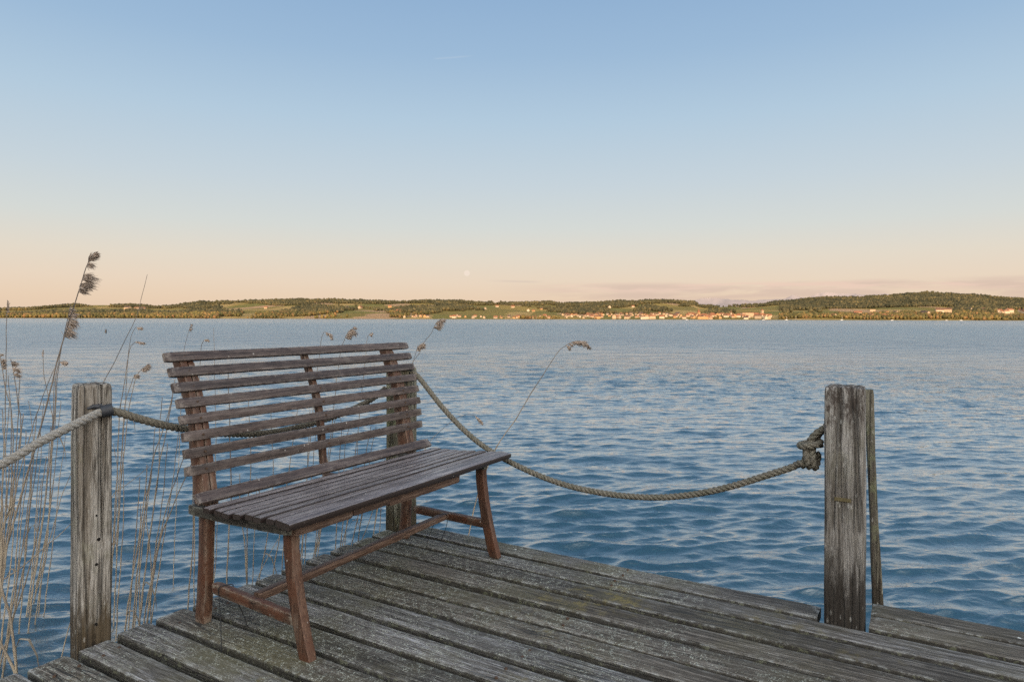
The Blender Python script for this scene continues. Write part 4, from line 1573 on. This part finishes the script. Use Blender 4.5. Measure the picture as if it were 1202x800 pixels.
def reed(px, depth, label, group, rad=0.0034, head=None, tip=0.4, lean=0.0, leaf=False):
    """px: photo columns/rows from top to bottom; the foot is carried on down to the lake bed"""
    n_ = len(px)
    pts = []
    for i, (x, y) in enumerate(px):
        pts.append(at(x, y, depth + lean * (1 - i / (n_ - 1))))
    # carry on to the lake bed
    d = (pts[-1] - pts[-2]).normalized()
    d = Vector((d.x * 0.8, d.y, min(d.z, -0.4))).normalized()
    while pts[-1].z > -0.25:
        pts.append(pts[-1] + d * 0.2)
        d = (d + Vector((0, 0, -0.12))).normalized()
    pts = pts[::-1]
    foot = Vector((pts[0].x, pts[0].y, 0))
    curve = catmull(pts, 6)
    curve = resample(curve, 0.03)
    if (curve[-1] - pts[-1]).length > 0.004:
        curve.append(pts[-1])
    for i, c in enumerate(curve[1:-1]):
        c += Vector((mn.noise(Vector((i * 0.35, depth * 9, px[0][0]))), mn.noise(Vector((i * 0.35, depth * 7, 5 + px[0][0]))), 0)) * 0.0035
    m_ = len(curve)
    rads = []
    for i in range(m_):
        f = i / (m_ - 1)
        r_ = rad * 1.15 * (1 - (1 - tip) * f ** 1.4)
        if i % 7 == 3 and i < m_ * 0.8:
            r_ *= 1.28
        rads.append(r_)
    root = thing('reed', label, 'reed', foot, 0, group)
    mb = MB()
    mb.tube([p - foot for p in curve], rads, 6)
    mb.build('stem', M['reed'], root, smooth=180)
    if head:
        L, spread, side, cnt, droop = head[:5]
        hb = MB()
        plume(hb, [p - foot for p in curve], L, spread, side, cnt, int(px[0][0] * 13 + px[0][1]), droop, head[5] if len(head) > 5 else None)
        hb.build('seed_head', M['plume'], root, smooth=180)
    if leaf or (rad > 0.0029 and not head and rr.random() < 0.28) or (head and rr.random() < 0.5):
        i = int(m_ * rr.uniform(0.4, 0.72))
        p = curve[i] - foot
        lb = MB()
        sg = rr.choice((-1, 1, 1))
        ls = rr.uniform(0.5, 1.1)
        dp = rr.uniform(0.5, 1.6)
        q = [p, p + Vector((0.018 * sg, 0, 0.045)) * ls, p + Vector((0.045 * sg, 0.01, 0.05 - 0.02 * dp)) * ls, p + Vector((0.075 * sg, 0.01, 0.01 - 0.05 * dp)) * ls, p + Vector((0.085 * sg, 0.01, -0.05 - 0.07 * dp)) * ls]
        rib = []
        for j, c in enumerate(q):
            w = (0.002, 0.005, 0.006, 0.004, 0.0008)[j]
            rib.append([c + Vector((0, w, 0.001)), c + Vector((0, w, -0.0002)), c + Vector((0, -w, -0.0002)), c + Vector((0, -w, 0.001))])
        lb.rings(rib)
        lb.build('leaf', M['reed'], root, smooth=0)
    return root


RIGHT = (1, 0.1, 0.15)
GA, GB, GC, GD = 'reeds left of the left post', 'reeds between left post and bench', 'reeds behind the bench', 'reeds right of the bench'
# -- left of the left post
reed([(111, 296), (105, 304), (100, 316), (93, 340), (81, 379), (69, 418), (64, 439), (54, 480), (44, 516), (38, 538), (26, 580), (12, 630), (2, 666)], 3.05,
     'tallest reed, bending right above the left post, with a big feathery double seed head', GA, 0.0046, (0.20, 0.075, (1, 0.1, 0.0), 210, 0.7, (0.45, 0.62)), 0.3)
reed([(82, 362), (78, 380), (74, 400), (70, 420), (66, 442), (65, 480), (61, 520), (59, 600), (54, 632), (41, 706)], 3.9,
     'reed crossing the tallest one, its limp seed head in front of the far shore', GA, 0.0038, (0.17, 0.075, (0.8, 0.1, -0.25), 120, 1.0), 0.4)
reed([(80, 427), (75, 424), (70.5, 424), (68.5, 440), (66, 475), (63, 520), (57, 560), (50, 620), (40, 690)], 3.5,
     'reed with a small seed head turned sharply right below the tallest plume', GA, 0.003, (0.05, 0.035, (1, 0, -0.3), 60, 0.8), 0.4)
reed([(9, 352), (8.5, 366), (7.5, 405), (7, 480), (4, 548), (2, 620), (1, 700)], 3.7, 'straight upright reed near the left edge with a thin closed head', GA, 0.0034, (0.10, 0.022, (0.3, 0, 0.5), 40, 0.2), 0.35)
reed([(1, 415), (2, 427), (7, 457), (13, 480), (16, 514), (15, 546), (12, 592), (2, 624)], 3.3, 'reed at the very left edge with an upright fluffy head', GA, 0.0036, (0.08, 0.03, (0.6, 0, 0.2), 60, 0.3), 0.4)
reed([(13, 421), (16, 436), (19, 450), (22, 478), (25, 488), (24, 516), (19, 546), (14, 592), (4, 620)], 3.3, 'reed near the left edge carrying a drooping brown oval head', GA, 0.0034, (0.085, 0.04, (0.6, 0, -0.2), 80, 0.6), 0.4)
reed([(51, 410), (52, 440), (60, 478), (62, 498), (57, 560), (46, 640), (37, 706)], 3.87, 'slim reed leaning left with a thin dark tip behind the pale rope', GA, 0.003, (0.05, 0.018, (0.1, 0, 0.6), 24, 0.2), 0.4)
bare = 'bare dry reed stalk in the clump left of the left post'
reed([(66, 430), (62, 437), (46, 478), (38, 504), (30, 530), (18, 580), (6, 640)], 3.4, bare, GA, 0.003)
for px, dd, rd in [([(43, 486), (40, 530), (37, 580), (33, 625), (30, 660), (16, 726), (10, 756)], 3.1, 0.0038),
                   ([(55, 535), (50, 575), (46, 620), (37, 660), (30, 686), (16, 726)], 3.15, 0.0036),
                   ([(60, 500), (55, 570), (50, 620), (47, 640), (37, 706)], 3.85, 0.0034),
                   ([(64, 440), (62, 520), (58, 600), (55, 644), (41, 706)], 3.9, 0.0034),
                   ([(24, 440), (20, 520), (16, 570), (10, 620), (3, 660)], 3.3, 0.0034),
                   ([(28, 485), (22, 540), (16, 600), (6, 660), (1, 690)], 3.0, 0.0038),
                   ([(0, 560), (4, 600), (1, 690)], 2.9, 0.0036),
                   ([(34, 470), (40, 520), (36, 545), (27, 600), (24, 640), (20, 690)], 3.8, 0.0028),
                   ([(12, 470), (6, 540), (2, 600)], 3.3, 0.003), ([(50, 560), (45, 600), (43, 650), (35, 700)], 3.7, 0.003),
                   ([(22, 560), (12, 620), (7, 660), (2, 700)], 2.95, 0.0034),
                   ([(31, 505), (28, 560), (22, 620), (18, 680), (10, 740)], 3.2, 0.0034), ([(72, 470), (66, 540), (58, 610), (50, 680)], 3.8, 0.0028),
                   ([(10, 440), (14, 500), (10, 570), (4, 640)], 3.4, 0.0032), ([(38, 530), (34, 590), (26, 650), (14, 720)], 3.1, 0.0034),
                   ([(78, 510), (70, 570), (64, 630), (56, 690)], 3.7, 0.0028), ([(3, 480), (8, 560), (5, 640), (0, 700)], 3.0, 0.0034),
                   ([(52, 470), (44, 540), (34, 610), (28, 680)], 3.5, 0.0030), ([(18, 600), (14, 660), (6, 720)], 2.9, 0.0038), ([(48, 505), (49, 530), (44, 580), (41, 640), (36, 700)], 3.8, 0.0028)]:
    reed(px, dd, bare, GA, rd)
reed([(88, 545), (74, 580), (66, 608), (58, 638), (50, 680)], 3.6, 'bare reed leaning right against the left post', GA, 0.003)
reed([(88, 611), (72, 626), (55, 640), (28, 664), (1, 683), (-8, 700)], 3.0, 'snapped reed lying almost flat beside the left post', GA, 0.0032)
reed([(0, 676), (6, 700), (14, 726), (19, 760), (20, 786), (20.5, 800)], 2.62, 'snapped reed stub standing against the board end at the lower left', GA, 0.0048, tip=0.8)
reed([(0, 748), (8, 764), (18, 787), (21, 800)], 2.62, 'short snapped reed leaning on the board end at the lower left', GA, 0.0052, tip=0.8)
# -- between left post and bench
reed([(173, 322), (166, 348), (160, 372), (147, 400), (133, 428), (121, 450), (112, 480), (104, 520), (100, 580)], 3.4, 'thin tall bare reed rising slantwise behind the left post', GB, 0.0032, tip=0.25)
reed([(168, 402), (160, 401), (154, 406), (150, 424), (148, 440), (142, 476), (140, 496), (139, 545), (136, 587), (133, 655), (131, 691)], 3.6, 'reed close right of the left post with a faint bent tip', GB, 0.0032, (0.05, 0.03, (1, 0, -0.2), 30, 0.7))
reed([(161, 440), (158, 440), (155, 450), (147, 476), (143, 545), (140, 610), (133, 649)], 3.55, 'reed right of the left post with a dark tousled head at rope height', GB, 0.0032, (0.035, 0.035, (0.9, 0, -0.1), 70, 0.8))
reed([(175, 427), (170, 430), (164, 436), (159, 446), (152, 478), (148, 510), (143, 560), (139, 630)], 3.6, 'reed right of the left post with a fluffy pale head blown right', GB, 0.0032, (0.06, 0.04, (0.9, 0, -0.15), 90, 0.7))
reed([(168, 386), (162, 383), (157, 388), (152, 405), (149, 446), (146, 500), (141, 560), (138, 640)], 4.0, 'thin reed with a small flat head right of the left post, high up', GB, 0.0024, (0.045, 0.03, (1, 0, -0.2), 40, 0.8))
bareb = 'bare dry reed stalk in the water between left post and bench'
for px, dd, rd in [([(173, 545), (169, 594), (162, 642), (152, 707), (148, 740)], 2.95, 0.0038),
                   ([(206, 444), (200, 478), (190, 510), (182, 532), (172, 590), (164, 650), (158, 720)], 3.0, 0.0034),
                   ([(203, 462), (201, 480), (188, 545), (180, 600), (174, 649), (165, 727)], 2.95, 0.0036),
                   ([(191, 466), (188, 500), (187, 555), (178, 620), (169, 688), (164, 730)], 3.05, 0.003),
                   ([(217, 535), (206, 565), (196, 594), (182, 662), (172, 714)], 2.95, 0.0036),
                   ([(228, 538), (212, 574), (188, 636), (177, 707)], 2.9, 0.0038),
                   ([(172, 560), (173, 610), (178, 660), (178, 727)], 3.0, 0.003),
                   ([(166, 590), (165, 640), (165, 730)], 3.1, 0.003),
                   ([(165, 560), (161, 620), (156, 680), (152, 730)], 3.05, 0.0034),
                   ([(134, 520), (139, 560), (137, 600), (133, 660)], 3.7, 0.0028),
                   ([(183, 500), (178, 560), (170, 620), (162, 700)], 3.2, 0.003), ([(197, 520), (192, 580), (184, 640), (174, 720)], 3.1, 0.0032),
                   ([(212, 490), (204, 560), (192, 640), (180, 720)], 3.2, 0.0028), ([(145, 530), (146, 600), (142, 670), (138, 730)], 3.4, 0.003)]:
    reed(px, dd, bareb, GB, rd)
reed([(227, 520), (227.5, 587), (227, 642), (222, 704)], 2.85, 'bare reed standing close left of the rear bench leg', GB, 0.0034)
reed([(176, 547), (165, 556), (150, 568), (136, 577), (130, 590)], 3.2, 'snapped reed lying slantwise between left post and bench', GB, 0.0026)
# -- behind the bench
reed([(245, 398), (238, 400), (236, 412), (234, 450), (232, 500), (230, 560), (229, 640)], 3.6, 'reed behind the left end of the backrest with a pale round head', GC, 0.0028, (0.035, 0.03, (0.9, 0, -0.3), 50, 0.9))
reed([(224, 380), (220, 395), (216, 412), (214, 440), (212, 500), (208, 580)], 4.2, 'thin faint reed poking above the left end of the backrest', GC, 0.0022, (0.06, 0.03, (0.8, 0, 0.2), 26, 0.3))
reed([(251, 384), (252, 420), (253, 480), (254, 540), (252, 640)], 3.7, 'thin straight reed tip above the left part of the backrest', GC, 0.0022)
reed([(388, 396), (382, 388), (378, 396), (376, 410), (371, 450), (366, 500), (361, 560), (356, 640)], 3.9, 'leftmost of the three seed heads above the backrest, bent like a hook', GC, 0.0028, (0.055, 0.045, (0.9, 0, -0.6), 80, 1.0))
reed([(416, 384), (408, 390), (404, 400), (400, 412), (395, 450), (390, 500), (383, 560), (374, 650)], 3.9, 'middle and largest of the three seed heads above the backrest', GC, 0.003, (0.10, 0.055, (0.9, 0, -0.2), 130, 0.8))
reed([(438, 391), (434, 391), (431, 398), (430, 412), (426, 450), (420, 510), (412, 580), (405, 640)], 3.9, 'rightmost and smallest of the three seed heads above the backrest', GC, 0.0026, (0.035, 0.022, (0.9, 0, -0.3), 36, 0.8))
barec = 'bare dry reed stalk in the water behind the bench'
for px, dd, rd in [([(268, 430), (270, 499), (272, 574), (270, 613), (267, 682)], 3.2, 0.0036), ([(282, 556), (283, 600), (288, 640), (291, 690)], 3.3, 0.0036),
                   ([(292, 470), (295, 544), (291, 600), (291, 682)], 3.35, 0.003), ([(318, 480), (319.5, 520), (321, 559), (316, 620), (306, 674)], 3.4, 0.003),
                   ([(350, 480), (344, 520), (339, 556), (332, 610), (320, 680)], 3.4, 0.003), ([(364, 480), (362, 529), (360, 580), (354, 650)], 3.5, 0.003),
                   ([(372, 500), (368, 545), (362, 600), (358, 660)], 3.5, 0.003), ([(394, 490), (388, 530), (382, 580), (370, 655)], 3.5, 0.0036),
                   ([(402, 500), (399, 540), (396, 613), (394, 650)], 3.55, 0.0034), ([(412, 495), (405, 530), (404, 600), (398, 660)], 3.6, 0.003),
                   ([(421, 505), (419, 545), (411, 600), (401, 650)], 3.6, 0.003), ([(436, 500), (430, 530), (424, 590), (413, 640)], 3.65, 0.0034),
                   ([(442, 500), (436, 530), (428, 590), (420, 640)], 3.7, 0.003), ([(327, 632), (316, 652), (306, 672), (300, 690)], 3.2, 0.0028),
                   ([(378, 560), (372, 630), (366, 670)], 3.45, 0.0032), ([(384, 560), (378, 619), (370, 655)], 3.45, 0.0034),
                   ([(358, 590), (353, 630), (350, 670)], 3.4, 0.003), ([(340, 600), (334, 640), (331, 680)], 3.35, 0.003),
                   ([(446, 560), (438, 600), (426, 632)], 3.8, 0.003), ([(452, 540), (444, 590), (440, 620)], 3.9, 0.003),
                   ([(432, 560), (424, 610), (420, 650)], 3.7, 0.0028), ([(456, 520), (450, 570), (446, 625)], 3.9, 0.0028),
                   ([(302, 560), (300, 620), (297, 690)], 3.3, 0.0026), ([(256, 610), (254, 660), (250, 700)], 3.1, 0.0026)]:
    reed(px, dd, barec, GC, rd)
# -- right of the bench
reed([(518, 374), (511, 380), (507, 390), (498, 402), (492, 415), (484, 426), (474, 450), (462, 500), (450, 560), (440, 620)], 4.1, 'reed above the right backrest end, its dark feathery head against the far shore', GD, 0.003, (0.09, 0.055, (0.9, 0, -0.15), 130, 0.7))
reed([(497, 402), (492, 406), (489, 412), (484, 428), (477, 470), (468, 530), (458, 600)], 4.0, 'reed at the top back slat end, its pale head below the dark one', GD, 0.0026, (0.075, 0.045, (0.9, 0, -0.1), 90, 0.7))
reed([(690, 408), (687, 402), (681, 400), (672, 401), (662, 407), (655, 413), (640, 436), (622, 464), (604, 494), (585, 521), (572, 550), (560, 585), (551, 626), (546, 660)], 4.2,
     'lone reed right of the bench bending over the water under its heavy plume', GD, 0.0036, (0.17, 0.05, (0.8, 0, -0.5), 200, 1.0), 0.4)
reed([(566, 497), (560, 489), (553, 486), (545, 487), (532, 493), (519, 504), (506, 517), (490, 545), (476, 590), (468, 630)], 4.0, 'low reed behind the sagging rope with a small pale head', GD, 0.002, (0.07, 0.035, (0.8, 0, -0.4), 60, 0.9))

# ------------------------------------------------------------------ marker stake out on the water
def build_marker():
    p = at(124.5, 391.5, 74.0)
    mb = MB()
    mb.tube([(0, 0, -0.6), (0, 0, 0.15), (0.01, 0, 0.34), (0.01, 0, 0.36), (0.01, 0, 0.46)], [0.10, 0.10, 0.085, 0.05, 0.03], 10)
    o = mb.build('marker_buoy', M['rubber'], loc=(p.x, p.y, 0))
    tag(o, 'tiny dark marker buoy out on the water above the left post', 'buoy')


build_marker()
